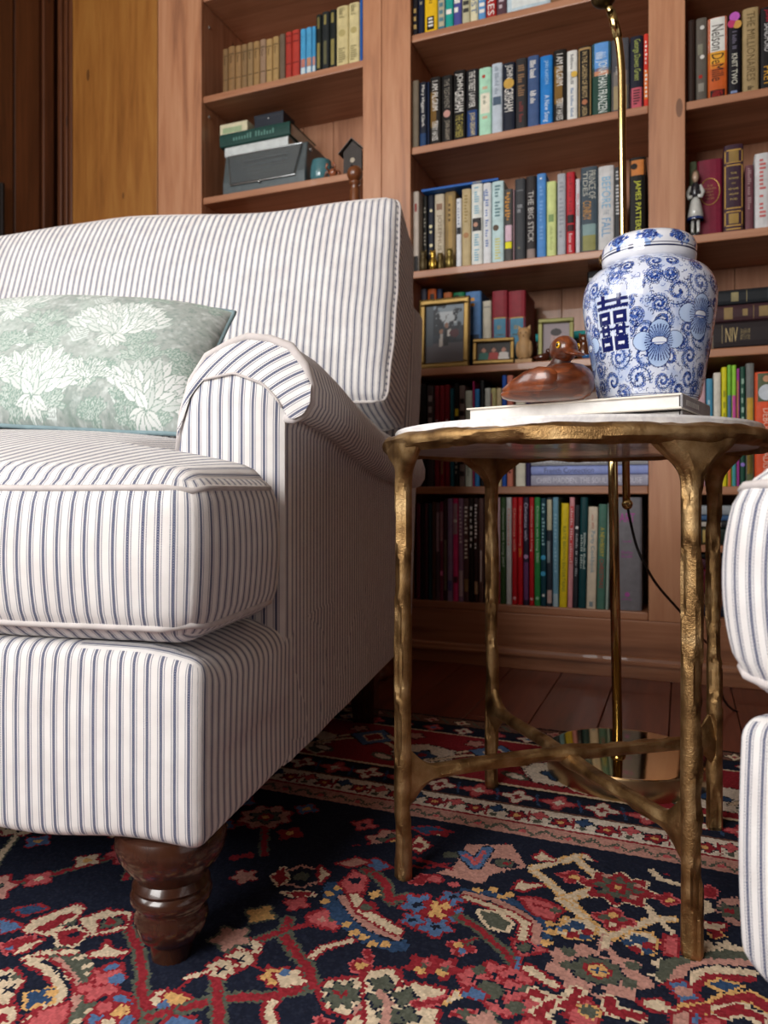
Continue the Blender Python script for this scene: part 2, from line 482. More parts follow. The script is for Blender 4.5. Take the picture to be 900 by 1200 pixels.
# repeated field motifs outside the traced part
def rosette(a, b, s=1.0, cols=('P', 'G', 'R', 'Y'), out='R'):
    R.blob((a, b), .040 * s, P_(cols[0]), P_(out), .004, lobes=8, amp=.12)
    R.blob((a, b), .022 * s, P_(cols[1]), P_('N'), .003, lobes=6)
    R.blob((a, b), .013 * s, P_(cols[2])); R.blob((a, b), .007 * s, P_(cols[3]))
for i in range(-6, 9):
    for j in range(0, 9):
        a = i * .21 + (j % 2) * .105; b = FB + .09 + j * .16
        for da, db in ((.105, .16), (-.105, .16)):
            R.line([(a, b), (a + da * .5, b + db * .5 + .01), (a + da, b + db)], .008, P_('C' if (i + j) % 3 else 'R'), P_('G'), .003)
        rosette(a, b, .9, rr.choice((('P', 'G', 'R', 'Y'), ('C', 'G', 'R', 'Y'), ('r', 'N', 'C', 'R'))))
        for q in range(4):
            th = q * math.pi / 2 + .6
            R.blob((a + .075 * math.cos(th), b + .06 * math.sin(th)), .015, P_(rr.choice('rRBC')), P_('R'), .003, lobes=4)
            R.blob((a + .075 * math.cos(th), b + .06 * math.sin(th)), .006, P_(rr.choice('YCN')))
# border bands
def band(b0, b1, c): R.poly([(ga[0], b0), (ga[-1], b0), (ga[-1], b1), (ga[0], b1)], P_(c), jag=.0)
band(0, FB, 'R')
band(0, .012, 'K'); band(.012, .055, 'O'); band(.055, .060, 'K'); band(.060, .108, 'N'); band(.108, .113, 'C'); band(.113, .335, 'R')
band(.325, .332, 'C'); band(.332, .338, 'K'); band(.338, .402, 'N'); band(.402, .407, 'O'); band(.407, .463, 'W'); band(.463, .468, 'R'); band(.468, FB, 'P')
a = ga[0]; k = 0
while a < ga[-1]:
    R.blob((a, .034), .013, P_('C' if k % 2 else 'P'), P_('K'), .003, lobes=4); R.blob((a, .034), .005, P_('R'))
    R.line([(a + .02, .022), (a + .04, .045)], .006, P_('G'))
    R.blob((a + .02, .084), .015, P_('W' if k % 2 else 'r'), P_('R'), .003, lobes=4); R.blob((a + .02, .084), .006, P_('B' if k % 3 else 'R'))
    R.blob((a, .37), .019, P_('W' if k % 2 == 0 else 'r'), P_('R'), .0045, lobes=4, amp=.35); R.blob((a, .37), .008, P_('R' if k % 2 == 0 else 'W'), lobes=4)
    R.blob((a + .033, .37), .006, P_('R')); R.line([(a + .027, .350), (a + .038, .392)], .004, P_('D'))
    # white guard: flowers on a vine
    wv = [(a + q * .0065, .435 + .012 * math.sin(q * math.pi / 5)) for q in range(11)]
    R.line(wv, .004, P_('G'))
    R.blob((a + .015, .440), .013, P_('R'), P_('N'), .003, lobes=5); R.blob((a + .015, .440), .005, P_('Y'))
    R.blob((a + .047, .428), .011, P_('D' if k % 2 else 'r'), P_('K'), .002, lobes=4); R.blob((a + .047, .450), .006, P_('G'))
    R.line([(a + .03, .42), (a + .035, .455)], .004, P_('R'))
    # salmon guard: leafy zigzag
    R.line([(a, .478), (a + .02, .495), (a + .034, .480), (a + .05, .496), (a + .066, .479)], .006, P_('G'), jag=.006)
    R.blob((a + .034, .490), .005, P_('r'))
    a += .066; k += 1
a = ga[0]; k = 0
while a < ga[-1]:   # main red border: palmettes, leaves and angular blue medallions
    s = 1 if k % 2 else -1; b = .22 + s * .03
    R.line([(a - .1, .22 - s * .05), (a - .05, .22), (a, b), (a + .05, .22), (a + .1, .22 - s * .05)], .010, P_('C'), P_('K'), .002)
    if k % 2:
        R.poly([(a - .05, b - .04), (a - .01, b - .06), (a + .05, b - .045), (a + .06, b), (a + .03, b + .05), (a - .03, b + .05), (a - .06, b)], P_('W'), P_('K'), .003, .008)
        R.blob((a, b), .022, P_('D'), P_('K'), .003, lobes=4); R.blob((a, b), .009, P_('R'))
        R.blob((a + .05, b + .05), .018, P_('G'), P_('W'), .004, ry=.010, rot=.6)
    else:
        R.poly([(a - .05, b), (a, b - .05), (a + .05, b), (a, b + .05)], P_('B'), P_('K'), .003)
        R.poly([(a - .02, b), (a, b - .025), (a + .02, b), (a, b + .025)], P_('R'), P_('C'), .004)
    R.blob((a + .06, .285), .018, P_('W'), P_('G'), .005, ry=.009, rot=.4); R.blob((a - .05, .15), .016, P_('P'), P_('K'), .003, lobes=5)
    a += .125; k += 1
# traced field: clear ground first
VIS = [px2rug(*p) for p in ((-35, 1212), (-40, 1058), (100, 1040), (250, 1012), (330, 1000), (470, 985), (480, 973), (600, 992), (700, 1010), (900, 1048), (915, 1100), (925, 1212))]
VIS = [(p[0], max(p[1], FB + .003)) for p in VIS]
R.poly(VIS, P_('N'), jag=0)
# tile 0
L(0, [(565, 330), (610, 420), (625, 520), (620, 600), (645, 690), (650, 760)], .009, 'R', 'G'); L(0, [(650, 720), (740, 695), (900, 650)], .009, 'R', 'G')
S(0, [(350, 290), (470, 245), (580, 260), (560, 330), (400, 360)], 'C', 'R', .003); S(0, [(430, 290), (550, 262), (568, 310), (420, 350)], 'R'); S(0, [(450, 292), (525, 275), (540, 308), (440, 332)], 'G', 'N', .002); Bb(0, 490, 300, .006, 'R')
S(0, [(105, 325), (160, 285), (340, 220), (370, 240), (330, 290), (220, 360), (110, 345)], 'C', 'R', .003); S(0, [(140, 332), (320, 250), (340, 268), (200, 345)], 'R'); S(0, [(230, 325), (350, 285), (320, 312)], 'G')
S(0, [(250, 345), (330, 325), (380, 350), (330, 400), (260, 400)], 'R', 'C'); Bb(0, 325, 355, .006, 'N')
S(0, [(0, 290), (60, 300), (95, 322), (0, 350)], 'B', 'R'); S(0, [(-160, 300), (-60, 280), (-20, 340), (-120, 360)], 'C', 'R'); S(0, [(60, 245), (160, 225), (210, 240), (110, 270)], 'D', 'R')
S(0, [(10, 400), (60, 380), (150, 360), (130, 385), (30, 435)], 'R', 'r'); S(0, [(25, 415), (60, 400), (40, 425)], 'B'); S(0, [(65, 440), (100, 400), (190, 375), (120, 425)], 'C', 'R')
S(0, [(400, 432), (450, 425), (465, 380), (482, 415), (560, 430), (540, 447), (400, 452)], 'C', 'R')
L(0, [(260, 440), (340, 490), (378, 580), (370, 660), (310, 720)], .026, 'G'); L(0, [(110, 460), (200, 435), (330, 432)], .007, 'C', 'R', .002)
for x, y in ((320, 430), (350, 455), (385, 490), (400, 520), (405, 570), (420, 640), (400, 690), (350, 735)): L(0, [(x - 18, y + 6), (x + 12, y - 6)], .006, 'C')
L(0, [(240, 470), (310, 540), (335, 620), (300, 690)], .013, 'P'); L(0, [(150, 470), (215, 500), (275, 560), (275, 620), (210, 680), (140, 730)], .014, 'C', 'R'); L(0, [(190, 470), (250, 510), (300, 580), (300, 640)], .004, 'N')
Bb(0, 172, 632, .012, 'D', 'Y', .004, 4); Bb(0, 230, 615, .006, 'Y')
S(0, [(-60, 520), (60, 510), (100, 560), (60, 610), (30, 660), (-60, 670)], 'C', 'R'); star(0, 15, 545); star(0, 40, 595); Bb(0, 75, 540, .005, 'G')
S(0, [(-80, 710), (60, 668), (72, 720), (30, 760), (-80, 760)], 'C', 'R'); S(0, [(-80, 730), (30, 700), (35, 735), (-40, 760)], 'R'); S(0, [(130, 742), (180, 690), (300, 660), (290, 720), (240, 790), (130, 790)], 'r', 'R')
Bb(0, 440, 582, .017, 'r', 'R', .005, 5); Bb(0, 480, 530, .014, 'r', 'R', .004, 4); Bb(0, 510, 550, .008, 'B'); S(0, [(440, 505), (500, 485), (540, 490), (470, 515)], 'B', 'R')
S(0, [(390, 722), (480, 650), (530, 612), (580, 650), (590, 720), (560, 780), (400, 780)], 'B', 'R', .005); Bb(0, 520, 692, .009, 'Y', 'R'); Bb(0, 460, 675, .007, 'r', 'R'); Bb(0, 470, 745, .007, 'C', 'R')
Bb(0, 710, 632, .010, 'C', 'R'); Bb(0, 772, 640, .013, 'Y', 'R', .004, 0, .009); Bb(0, 712, 665, .006, 'B'); L(0, [(790, 590), (830, 555), (900, 525)], .004, 'R'); S(0, [(700, 760), (760, 715), (850, 725), (880, 790)], 'B', 'R')
# tile 1
L(1, [(-20, 680), (100, 645), (220, 630), (340, 630), (450, 605), (550, 582)], .010, 'R', 'G'); L(1, [(550, 582), (530, 500), (470, 430), (430, 370), (430, 335), (440, 290)], .010, 'R', 'G')
L(1, [(430, 335), (330, 370), (290, 388), (200, 430)], .008, 'R', 'G'); L(1, [(430, 330), (540, 310)], .008, 'R'); L(1, [(125, 545), (130, 640), (140, 760)], .010, 'R', 'G')
for x, y in ((262, 415), (228, 465), (148, 505)): Bb(1, x, y, .0145, 'C', 'R', .004, 8, amp=.1); star(1, x, y)
L(1, [(0, 545), (60, 525), (120, 505)], .005, 'C', 'R', .002); L(1, [(285, 490), (350, 515)], .004, 'R')
Bb(1, 382, 535, .012, 'Y', 'R', .004, 5); Bb(1, 450, 550, .013, 'C', 'R', .004, 4); Bb(1, 425, 520, .005, 'B'); L(1, [(372, 650), (352, 690), (375, 760)], .009, 'C', 'R')
L(1, [(545, 450), (600, 412), (720, 380)], .007, 'C', 'R', .003); Bb(1, 760, 492, .011, 'R', 'r', .002); Bb(1, 765, 490, .006, 'Y'); L(1, [(790, 470), (800, 455), (785, 430)], .007, 'R', 'r', .002)
S(1, [(580, 600), (620, 560), (740, 545), (800, 590), (780, 640), (700, 710), (610, 680)], 'C', 'R', .005); Bb(1, 680, 620, .017, 'G', 'N', .002, 8); L(1, [(650, 610), (680, 630), (690, 605)], .005, 'R')
S(1, [(800, 560), (850, 505), (930, 510), (920, 640), (840, 600)], 'C', 'R'); S(1, [(840, 560), (880, 540), (900, 590), (860, 590)], 'G', 'N', .002)
S(1, [(720, 700), (800, 620), (870, 600), (920, 700), (880, 780), (740, 780)], 'P', 'N', .002); L(1, [(760, 690), (840, 640), (860, 700), (800, 740)], .007, 'G'); S(1, [(700, 745), (760, 700), (900, 730), (900, 790), (700, 790)], 'C', 'R'); S(1, [(560, 760), (580, 720), (620, 740), (630, 790)], 'R', 'r')
S(1, [(530, 272), (620, 240), (700, 290), (640, 332), (540, 300)], 'r', 'R', .005); S(1, [(560, 290), (600, 278), (610, 300)], 'P'); Bb(1, 640, 285, .006, 'G')
L(1, [(640, 150), (640, 220), (700, 290), (800, 365), (920, 400)], .026, 'D'); L(1, [(680, 190), (730, 260), (810, 325), (920, 370)], .012, 'P', 'N', .0015); L(1, [(730, 180), (770, 250), (840, 295), (920, 340)], .013, 'C', 'R')
for x, y in ((600, 210), (620, 175), (660, 150), (700, 310), (730, 345), (770, 365), (810, 395), (870, 400)): Bb(1, x, y, .006, 'Y')
S(1, [(670, 130), (730, 85), (790, 110), (770, 170), (700, 170)], 'r', 'R'); Bb(1, 735, 120, .007, 'N'); L(1, [(780, 80), (860, 130), (900, 215)], .009, 'R', 'G'); Bb(1, 825, 180, .008, 'Y', 'N', .002, 4)
S(1, [(780, 40), (830, 20), (890, 60), (830, 85)], 'B', 'R'); S(1, [(660, 50), (740, 20), (800, 40), (720, 65)], 'P', 'R'); Bb(1, 790, 235, .008, 'G', 'R'); L(1, [(780, 210), (830, 240)], .006, 'R')
Bb(1, 500, 100, .022, 'N', 'P', .005, 6, amp=.1); Bb(1, 500, 100, .010, 'G'); S(1, [(370, 100), (420, 60), (440, 110), (400, 140)], 'R', 'C', .003); S(1, [(580, 60), (620, 90), (580, 130)], 'C', 'R'); S(1, [(420, 170), (520, 165), (560, 180), (480, 190)], 'R', 'C', .003)
Bb(1, 190, 370, .018, 'P', 'G', .004, 5); Bb(1, 320, 265, .015, 'Y', 'G', .004, 4); Bb(1, 250, 100, .014, 'P', 'R', .003, 5); Bb(1, 480, 220, .012, 'r', 'R', .003, 4)
# tile 2
S(2, [(270, 82), (350, 50), (400, -40), (600, -40), (665, 60), (585, 72), (510, 92), (465, 132), (380, 112)], 'P'); L(2, [(385, 0), (440, 55), (490, -20)], .016, 'B', 'N', .002); L(2, [(395, 5), (440, 45), (478, -10)], .007, 'r'); Bb(2, 565, 42, .014, 'G', 'N', .003, 0, .010); Bb(2, 575, 42, .005, 'R')
L(2, [(0, 100), (50, 150), (60, 200), (130, 195)], .010, 'R', 'G')
for x, y, r in ((185, 225, .017), (262, 320, .016), (340, 205, .013), (345, 272, .011), (165, 290, .011)): Bb(2, x, y, r, 'B', 'R', .004, 5); Bb(2, x, y, r * .35, 'N')
Bb(2, 270, 252, .020, 'R', None, 0, 5); 
for x, y in ((245, 262), (262, 230), (290, 270), (310, 235), (275, 252)): Bb(2, x, y, .0055, 'Y')
L(2, [(370, 280), (440, 320), (500, 370), (570, 430), (610, 485)], .008, 'R', 'G'); Bb(2, 378, 410, .013, 'R', 'r', .002, 4); Bb(2, 365, 400, .005, 'Y'); Bb(2, 378, 425, .005, 'B'); L(2, [(400, 390), (440, 370)], .004, 'R', 'G', .002)
for x, y in ((210, 490), (302, 502)): Bb(2, x, y, .017, 'R', None, 0, 5); Bb(2, x - 10, y + 18, .006, 'Y'); Bb(2, x + 15, y - 12, .006, 'r'); Bb(2, x + 5, y + 3, .005, 'G')
S(2, [(-40, 512), (80, 510), (112, 560), (60, 600), (170, 570), (300, 600), (290, 640), (200, 660), (275, 690), (250, 790), (-40, 790)], 'C', 'R', .005)
for x, y in ((30, 570), (130, 630), (132, 710), (20, 640), (60, 720)): Bb(2, x, y, .011, 'G', 'N', .002, 4)
L(2, [(20, 610), (60, 660), (40, 740)], .009, 'P'); L(2, [(180, 662), (300, 645), (400, 600)], .008, 'R', 'r', .002); S(2, [(300, 660), (360, 600), (380, 630)], 'C', 'Y', .002)
for x, y, r in ((525, 530, .017), (432, 545, .015), (615, 545, .015), (642, 640, .017), (560, 660, .015), (600, 600, .014)): Bb(2, x, y, r, 'r', 'R', .004, 6, amp=.12); star(2, x, y, .006)
Bb(2, 500, 600, .014, 'G', 'N', .002); S(2, [(380, 620), (430, 580), (490, 625), (470, 645)], 'B', 'R', .002); Bb(2, 612, 675, .009, 'G'); Bb(2, 458, 512, .007, 'G'); Bb(2, 655, 590, .006, 'G')
S(2, [(640, 502), (680, 490), (812, 582), (790, 592), (680, 532)], 'C', 'R'); S(2, [(600, 380), (690, 365), (752, 430), (690, 435), (630, 450)], 'r', 'R'); Bb(2, 655, 410, .008, 'G', 'N', .002); L(2, [(630, 460), (625, 500)], .005, 'B', 'R', .002)
L(2, [(390, 165), (520, 180), (660, 240), (745, 320), (738, 392)], .015, 'D'); L(2, [(400, 180), (520, 205), (650, 270), (712, 330), (705, 382)], .011, 'P', 'N', .001); L(2, [(400, 202), (500, 238), (600, 275), (660, 312), (645, 372)], .010, 'C', 'R', .003)
for x, y in ((450, 160), (520, 158), (560, 190), (590, 180), (765, 310), (770, 350), (755, 390)): Bb(2, x, y, .006, 'Y')
S(2, [(460, 262), (540, 270), (592, 312), (570, 340), (500, 318)], 'G', 'C', .005); S(2, [(640, 192), (720, 200), (820, 242), (780, 290), (700, 268)], 'r', 'R', .005); Bb(2, 790, 250, .006, 'G'); L(2, [(700, 225), (760, 240)], .005, 'R')
S(2, [(150, 140), (200, 90), (240, 100), (200, 150)], 'R', 'r', .002); Bb(2, 262, 112, .009, 'r', 'R'); L(2, [(150, 55), (240, 60), (320, 42)], .006, 'R'); Bb(2, 345, 135, .007, 'r'); S(2, [(608, 152), (640, 118), (660, 132), (762, 135), (640, 162)], 'C', 'R'); S(2, [(700, 20), (740, 0), (790, 25), (760, 30)], 'C', 'R')
L(2, [(690, 70), (740, 110), (850, 200), (920, 280)], .010, 'C', 'Y', .002); L(2, [(690, 65), (780, 40), (890, 8)], .010, 'C', 'Y', .002); L(2, [(850, 200), (920, 180)], .009, 'C', 'Y', .002)
Bb(2, 850, 100, .012, 'R', 'r', .002, 4); Bb(2, 865, 100, .005, 'Y'); S(2, [(800, 350), (830, 280), (910, 300), (920, 380), (840, 370)], 'C', 'Y', .003); Bb(2, 830, 335, .007, 'B'); Bb(2, 880, 365, .006, 'R'); Bb(2, 870, 320, .006, 'D')
S(2, [(320, 705), (380, 680), (445, 690), (400, 720)], 'R', 'r', .002); Bb(2, 390, 700, .006, 'G'); L(2, [(700, 612), (780, 655), (850, 640), (900, 595)], .011, 'R', 'C'); L(2, [(780, 655), (720, 700), (760, 760)], .010, 'R', 'C'); S(2, [(620, 760), (680, 720), (740, 745), (720, 790)], 'r', 'R'); Bb(2, 480, 745, .014, 'P', 'G', .003, 4); S(2, [(830, 705), (910, 680), (910, 720)], 'C', 'R')
# tile 3
L(3, [(0, 35), (50, 15), (100, 60), (145, 95)], .010, 'C', 'Y', .002); L(3, [(-20, 200), (60, 175), (115, 158)], .009, 'C', 'Y', .002); L(3, [(0, 212), (60, 252), (130, 312), (200, 372)], .010, 'C', 'Y', .002)
L(3, [(200, 368), (300, 322), (400, 290), (480, 285)], .010, 'C', 'Y', .002); L(3, [(405, 290), (370, 235)], .009, 'C'); L(3, [(192, 370), (178, 415)], .009, 'C', 'P', .002); L(3, [(390, 75), (430, 112), (500, 135)], .010, 'C'); L(3, [(420, 290), (480, 350)], .008, 'C')
Bb(3, 240, 152, .040, 'R', 'C', .003, 8, .036, .16); Bb(3, 240, 150, .024, 'G', 'R', .002, 8); Bb(3, 240, 150, .013, 'R', None, 0, 6); Bb(3, 240, 148, .005, 'Y')
for x, y in ((150, 150), (190, 95), (310, 190), (240, 205), (330, 140)): Bb(3, x, y, .005, rr.choice('NP'))
Bb(3, 40, 102, .013, 'R', 'r', .002, 4); Bb(3, 50, 102, .006, 'Y'); Bb(3, 222, 288, .018, 'R', 'r', .003, 4); Bb(3, 222, 270, .006, 'Y'); Bb(3, 262, 288, .006, 'G'); Bb(3, 180, 280, .006, 'G'); Bb(3, 215, 310, .005, 'C'); Bb(3, 458, 200, .012, 'R', 'r', .002, 4); Bb(3, 470, 205, .005, 'Y')
for x, y in ((330, 390), (60, 330)):
    S(3, [(x - 70, y - 10), (x - 30, y - 45), (x + 60, y - 40), (x + 85, y), (x + 60, y + 50), (x - 10, y + 40)], 'C', 'Y', .003); Bb(3, x + 45, y + 15, .007, 'R'); Bb(3, x - 15, y + 30, .007, 'R'); Bb(3, x, y - 15, .009, 'D'); Bb(3, x - 45, y, .006, 'D'); Bb(3, x + 40, y + 40, .006, 'D')
S(3, [(440, 400), (460, 360), (500, 370), (500, 450), (450, 440)], 'r', 'R')
Bb(3, 150, 515, .050, 'P', None, 0, 9, .040, .10); Bb(3, 150, 512, .026, 'G', 'N', .002, 10, .022, .06); Bb(3, 152, 512, .015, 'R', None, 0, 0, .013); Bb(3, 152, 512, .010, 'Y'); star(3, 152, 512, .006, 'D')
for x, y in ((20, 430), (20, 490), (300, 490), (290, 570)): Bb(3, x, y, .008, 'G')
Bb(3, 180, 445, .006, 'N'); Bb(3, 150, 598, .007, 'N'); L(3, [(60, 600), (50, 640), (0, 665)], .010, 'R', 'C', .003); L(3, [(200, 640), (215, 690), (340, 715)], .011, 'R', 'C', .003); S(3, [(20, 700), (110, 640), (160, 700), (140, 780), (60, 780)], 'r', 'R'); Bb(3, 115, 690, .008, 'G', 'Y', .003)
S(3, [(585, 185), (640, 140), (680, 165), (660, 192)], 'R', 'r', .003); L(3, [(590, 265), (640, 250), (630, 215), (590, 195)], .009, 'C'); S(3, [(660, 240), (690, 200), (760, 190), (800, 240), (780, 320), (720, 300)], 'P', None); Bb(3, 738, 252, .014, 'G', 'N', .002, 6); Bb(3, 735, 255, .006, 'R'); S(3, [(585, 290), (640, 305), (710, 312), (690, 345), (620, 325)], 'C', 'R'); S(3, [(640, 350), (690, 345), (710, 365), (660, 370)], 'R', 'Y', .002)
for x, y in ((620, 435), (640, 405), (680, 425), (720, 405), (760, 425), (800, 430), (430, 490), (430, 540)): Bb(3, x, y, .009, 'C', None, 0, 4)
L(3, [(450, 540), (465, 490), (560, 470), (700, 445), (830, 452)], .018, 'G'); L(3, [(490, 560), (535, 505), (640, 475), (830, 482)], .013, 'P'); L(3, [(545, 565), (560, 510), (660, 490), (830, 500)], .004, 'N'); L(3, [(580, 575), (590, 525), (660, 508), (830, 522)], .012, 'C'); L(3, [(600, 575), (640, 540), (830, 552)], .010, 'R'); S(3, [(640, 575), (690, 555), (780, 580), (720, 605)], 'D', 'Y', .004); L(3, [(560, 600), (600, 570)], .010, 'R')
S(3, [(460, 570), (530, 560), (570, 610), (600, 640), (520, 645)], 'B', 'R'); Bb(3, 530, 605, .008, 'P'); S(3, [(415, 575), (460, 570), (480, 590)], 'R'); L(3, [(530, 690), (640, 680), (740, 640), (830, 628), (900, 680)], .012, 'R', 'Y'); L(3, [(700, 700), (780, 680), (860, 720)], .012, 'R', 'C'); S(3, [(335, 652), (420, 640), (500, 690), (400, 690)], 'C', 'R'); S(3, [(560, 740), (620, 710), (700, 740), (690, 790), (560, 790)], 'r', 'R'); Bb(3, 560, 715, .009, 'B', 'R'); S(3, [(480, 780), (490, 700), (560, 690), (540, 780)], 'P', 'R')
# tile 4: corner flowers between the legs
S(4, [(160, 560), (240, 555), (330, 580), (220, 590)], 'D', 'R'); S(4, [(230, 575), (330, 575), (310, 605)], 'R'); S(4, [(150, 640), (190, 600), (240, 640), (190, 670)], 'C', 'R'); Bb(4, 190, 640, .008, 'R')
L(4, [(150, 690), (260, 720), (330, 740)], .008, 'R'); S(4, [(700, 690), (730, 665), (790, 705), (720, 705)], 'C', 'R'); Bb(4, 330, 680, .010, 'G', 'N', .002)

mott = (np.random.RandomState(7).rand(*R.X.shape) - .5)
R.C = R.C * .88 + .12 * (.5 * R.C.mean(-1, keepdims=True) + .5 * np.array([.11, .09, .09]) * .8)
R.C = np.clip(R.C * (1 + .36 * mott[..., None]) + .004 * (mott[..., None] > .3), 0, 1)
def rug_z(a, b):
    q = px2rug(500, 1045); e = np.array(px2rug(600, 1075)) - np.array(q); e /= np.hypot(*e)
    s = (a - q[0]) * e[0] + (b - q[1]) * e[1]; t = -(a - q[0]) * e[1] + (b - q[1]) * e[0]
    return .0095 + .004 * np.exp(-(t / .02) ** 2) * np.exp(-(s / .16) ** 2)
A, B_ = np.meshgrid(ga, gb)
zz = rug_z(A, B_) + (np.random.RandomState(2).rand(*A.shape) - .5) * .0014
edge = (A == ga[0]) | (A == ga[-1]) | (B_ == gb[0]) | (B_ == gb[-1]); zz[edge] = .001
co = np.stack([RP0[0] + A * RE[0] + B_ * RN[0], RP0[1] + A * RE[1] + B_ * RN[1], zz], -1).reshape(-1, 3)
na, nb = len(ga), len(gb)
idx = np.arange(na * nb).reshape(nb, na)
fq = np.stack([idx[:-1, :-1], idx[1:, :-1], idx[1:, 1:], idx[:-1, 1:]], -1).reshape(-1, 4)
me = bpy.data.meshes.new('persian_rug')
me.vertices.add(len(co)); me.vertices.foreach_set('co', co.ravel().astype(np.float32))
me.loops.add(fq.size); me.loops.foreach_set('vertex_index', fq.ravel().astype(np.int32))
me.polygons.add(len(fq)); me.polygons.foreach_set('loop_start', np.arange(0, fq.size, 4, dtype=np.int32)); me.polygons.foreach_set('loop_total', np.full(len(fq), 4, np.int32))
me.update(calc_edges=True); me.validate()
fc = R.C.reshape(-1, 3)
colour_attr(me, np.repeat(fc, 4, 0), 'CORNER')
me.materials.append(paint_mat('wool_pile', .95, 0, .0))
rug = bpy.data.objects.new('persian_rug', me); COL.objects.link(rug)
tag(rug, 'navy and red floral wool rug spread under the furniture', 'rug')
# ------------------------------------------------------------------ ticking fabric
def ticking(name, period=.0149):
    m, t = newmat(name, .9)
    uvn = t.n('ShaderNodeUVMap', uv_map='UVMap')
    sp = t.n('ShaderNodeSeparateXYZ'); t.t.links.new(uvn.outputs[0], sp.inputs[0])
    u, v = sp.outputs[0], sp.outputs[1]
    x = t.m('SUBTRACT', t.m('FRACT', t.m('DIVIDE', u, period)), .5)
    ax = t.m('ABSOLUTE', x)
    centre = t.m('LESS_THAN', ax, .112)
    thin = t.m('LESS_THAN', t.m('ABSOLUTE', t.m('SUBTRACT', ax, .232)), .034)
    dash = t.m('LESS_THAN', t.m('FRACT', t.m('DIVIDE', v, .0023)), .68)
    tw = t.m('LESS_THAN', t.m('FRACT', t.m('ADD', t.m('DIVIDE', v, .0025), t.m('MULTIPLY', ax, 7.0))), .74)
    f = t.m('MAXIMUM', t.m('MULTIPLY', centre, t.m('ADD', t.m('MULTIPLY', tw, .62), .38)), t.m('MULTIPLY', thin, t.m('ADD', t.m('MULTIPLY', dash, .70), .18)))
    vec = t.mapping((1, 1, 1))
    nz = t.noise(vec, 420, 2); n2 = t.noise(vec, 30, 3)
    ground_c = t.ramp(n2, [(.3, rgb('#e4e0de')), (.7, rgb('#f0eeec'))])
    c = t.mix(f, ground_c, rgb('#253663'))
    t.t.links.new(c, t.b.inputs['Base Color'])
    t.b.inputs['Sheen Weight'].default_value = .1
    t.bump(nz, .35, .0012)
    return m
M_TICK = ticking('striped_ticking')
M_WELT = mat('ticking_welt', '#cfc8c6', .9)

def samples(h, r, n):
    inner = list(np.linspace(-h + r, h - r, n))
    k = 4
    ends = [r * (1 - math.cos(math.pi / 2 * i / k)) for i in range(k)]
    return [-h + e for e in ends] + inner + [h - e for e in ends[::-1]]
def soft(size, r, n, deform, uvswap=(), uvfix=None):
    """rounded, deformed box; uv per side in metres. returns verts, faces, uv, full()"""
    h = [s / 2 for s in size]; r = min(r, min(h) * .98)
    def full(p):
        q = [min(max(p[i], -h[i] + r), h[i] - r) for i in range(3)]
        d = Vector([p[i] - q[i] for i in range(3)])
        if d.length > 1e-9: d = d.normalized() * r
        return deform([q[i] + d[i] for i in range(3)], [p[i] / h[i] for i in range(3)])
    V = []; key = {}; Fs = []; UV = []
    for ax in range(3):
        for sg in (-1, 1):
            i, j = [(1, 2), (0, 2), (0, 1)][ax]
            si, sj = samples(h[i], r, n[i]), samples(h[j], r, n[j])
            grid = []
            for a in si:
                row = []
                for b in sj:
                    p = [0, 0, 0]; p[ax] = sg * h[ax]; p[i] = a; p[j] = b
                    kk = tuple(round(c, 5) for c in p)
                    if kk not in key: key[kk] = len(V); V.append(full(p))
                    row.append((key[kk], (a, b) if ax not in uvswap else (b, a)))
                grid.append(row)
            flip = (sg > 0) == (ax == 1)
            for a in range(len(si) - 1):
                for b in range(len(sj) - 1):
                    q = [grid[a][b], grid[a + 1][b], grid[a + 1][b + 1], grid[a][b + 1]]
                    if flip: q = q[::-1]
                    Fs.append([e[0] for e in q]); uq = [e[1] for e in q]
                    UV += uvfix(ax, uq) if uvfix else uq
    return V, Fs, UV, full, h, r
def welt(full, h, r, zsg, name, parent, rad=.0035, n=40):
    z = zsg * (h[2] - r * .55); pts = []
    for k in range(n): pts.append((-h[0] + 2 * h[0] * k / n, -h[1], z))
    for k in range(n): pts.append((h[0], -h[1] + 2 * h[1] * k / n, z))
    for k in range(n): pts.append((h[0] - 2 * h[0] * k / n, h[1], z))
    for k in range(n): pts.append((-h[0], h[1] - 2 * h[1] * k / n, z))
    return MB().tube([full(p) for p in pts], rad, 8, closed=True).build(name, M_WELT, parent, True)

LEGP = [(.021, .0), (.0225, .018), (.023, .0195), (.031, .026), (.036, .036), (.0385, .046), (.0375, .053), (.0352, .058), (.037, .063), (.0418, .069), (.0425, .075), (.0405, .0795), (.0385, .082),
        (.0405, .086), (.0390, .0895), (.0365, .094), (.040, .101), (.048, .110), (.0545, .121), (.0580, .133), (.0575, .142), (.0545, .150), (.045, .153)]
LEGP = [(r, .0088 + z * (.148 - .0088) / .150) for r, z in LEGP]
SLOPE = [(.235, 0), (.33, .004), (.42, .016), (.54, .038), (.71, .064), (.93, .080), (1.2, .084)]
SECT = [(0, .150), (0, .30), (0, .45), (0, .55), (.0, .585), (.003, .597), (.014, .594), (.027, .600), (.036, .615), (.037, .638), (.029, .664), (.010, .688), (-.018, .702), (-.048, .706),
        (-.080, .699), (-.112, .680), (-.134, .648), (-.147, .605), (-.153, .555), (-.155, .48), (-.155, .40), (-.155, .30)]
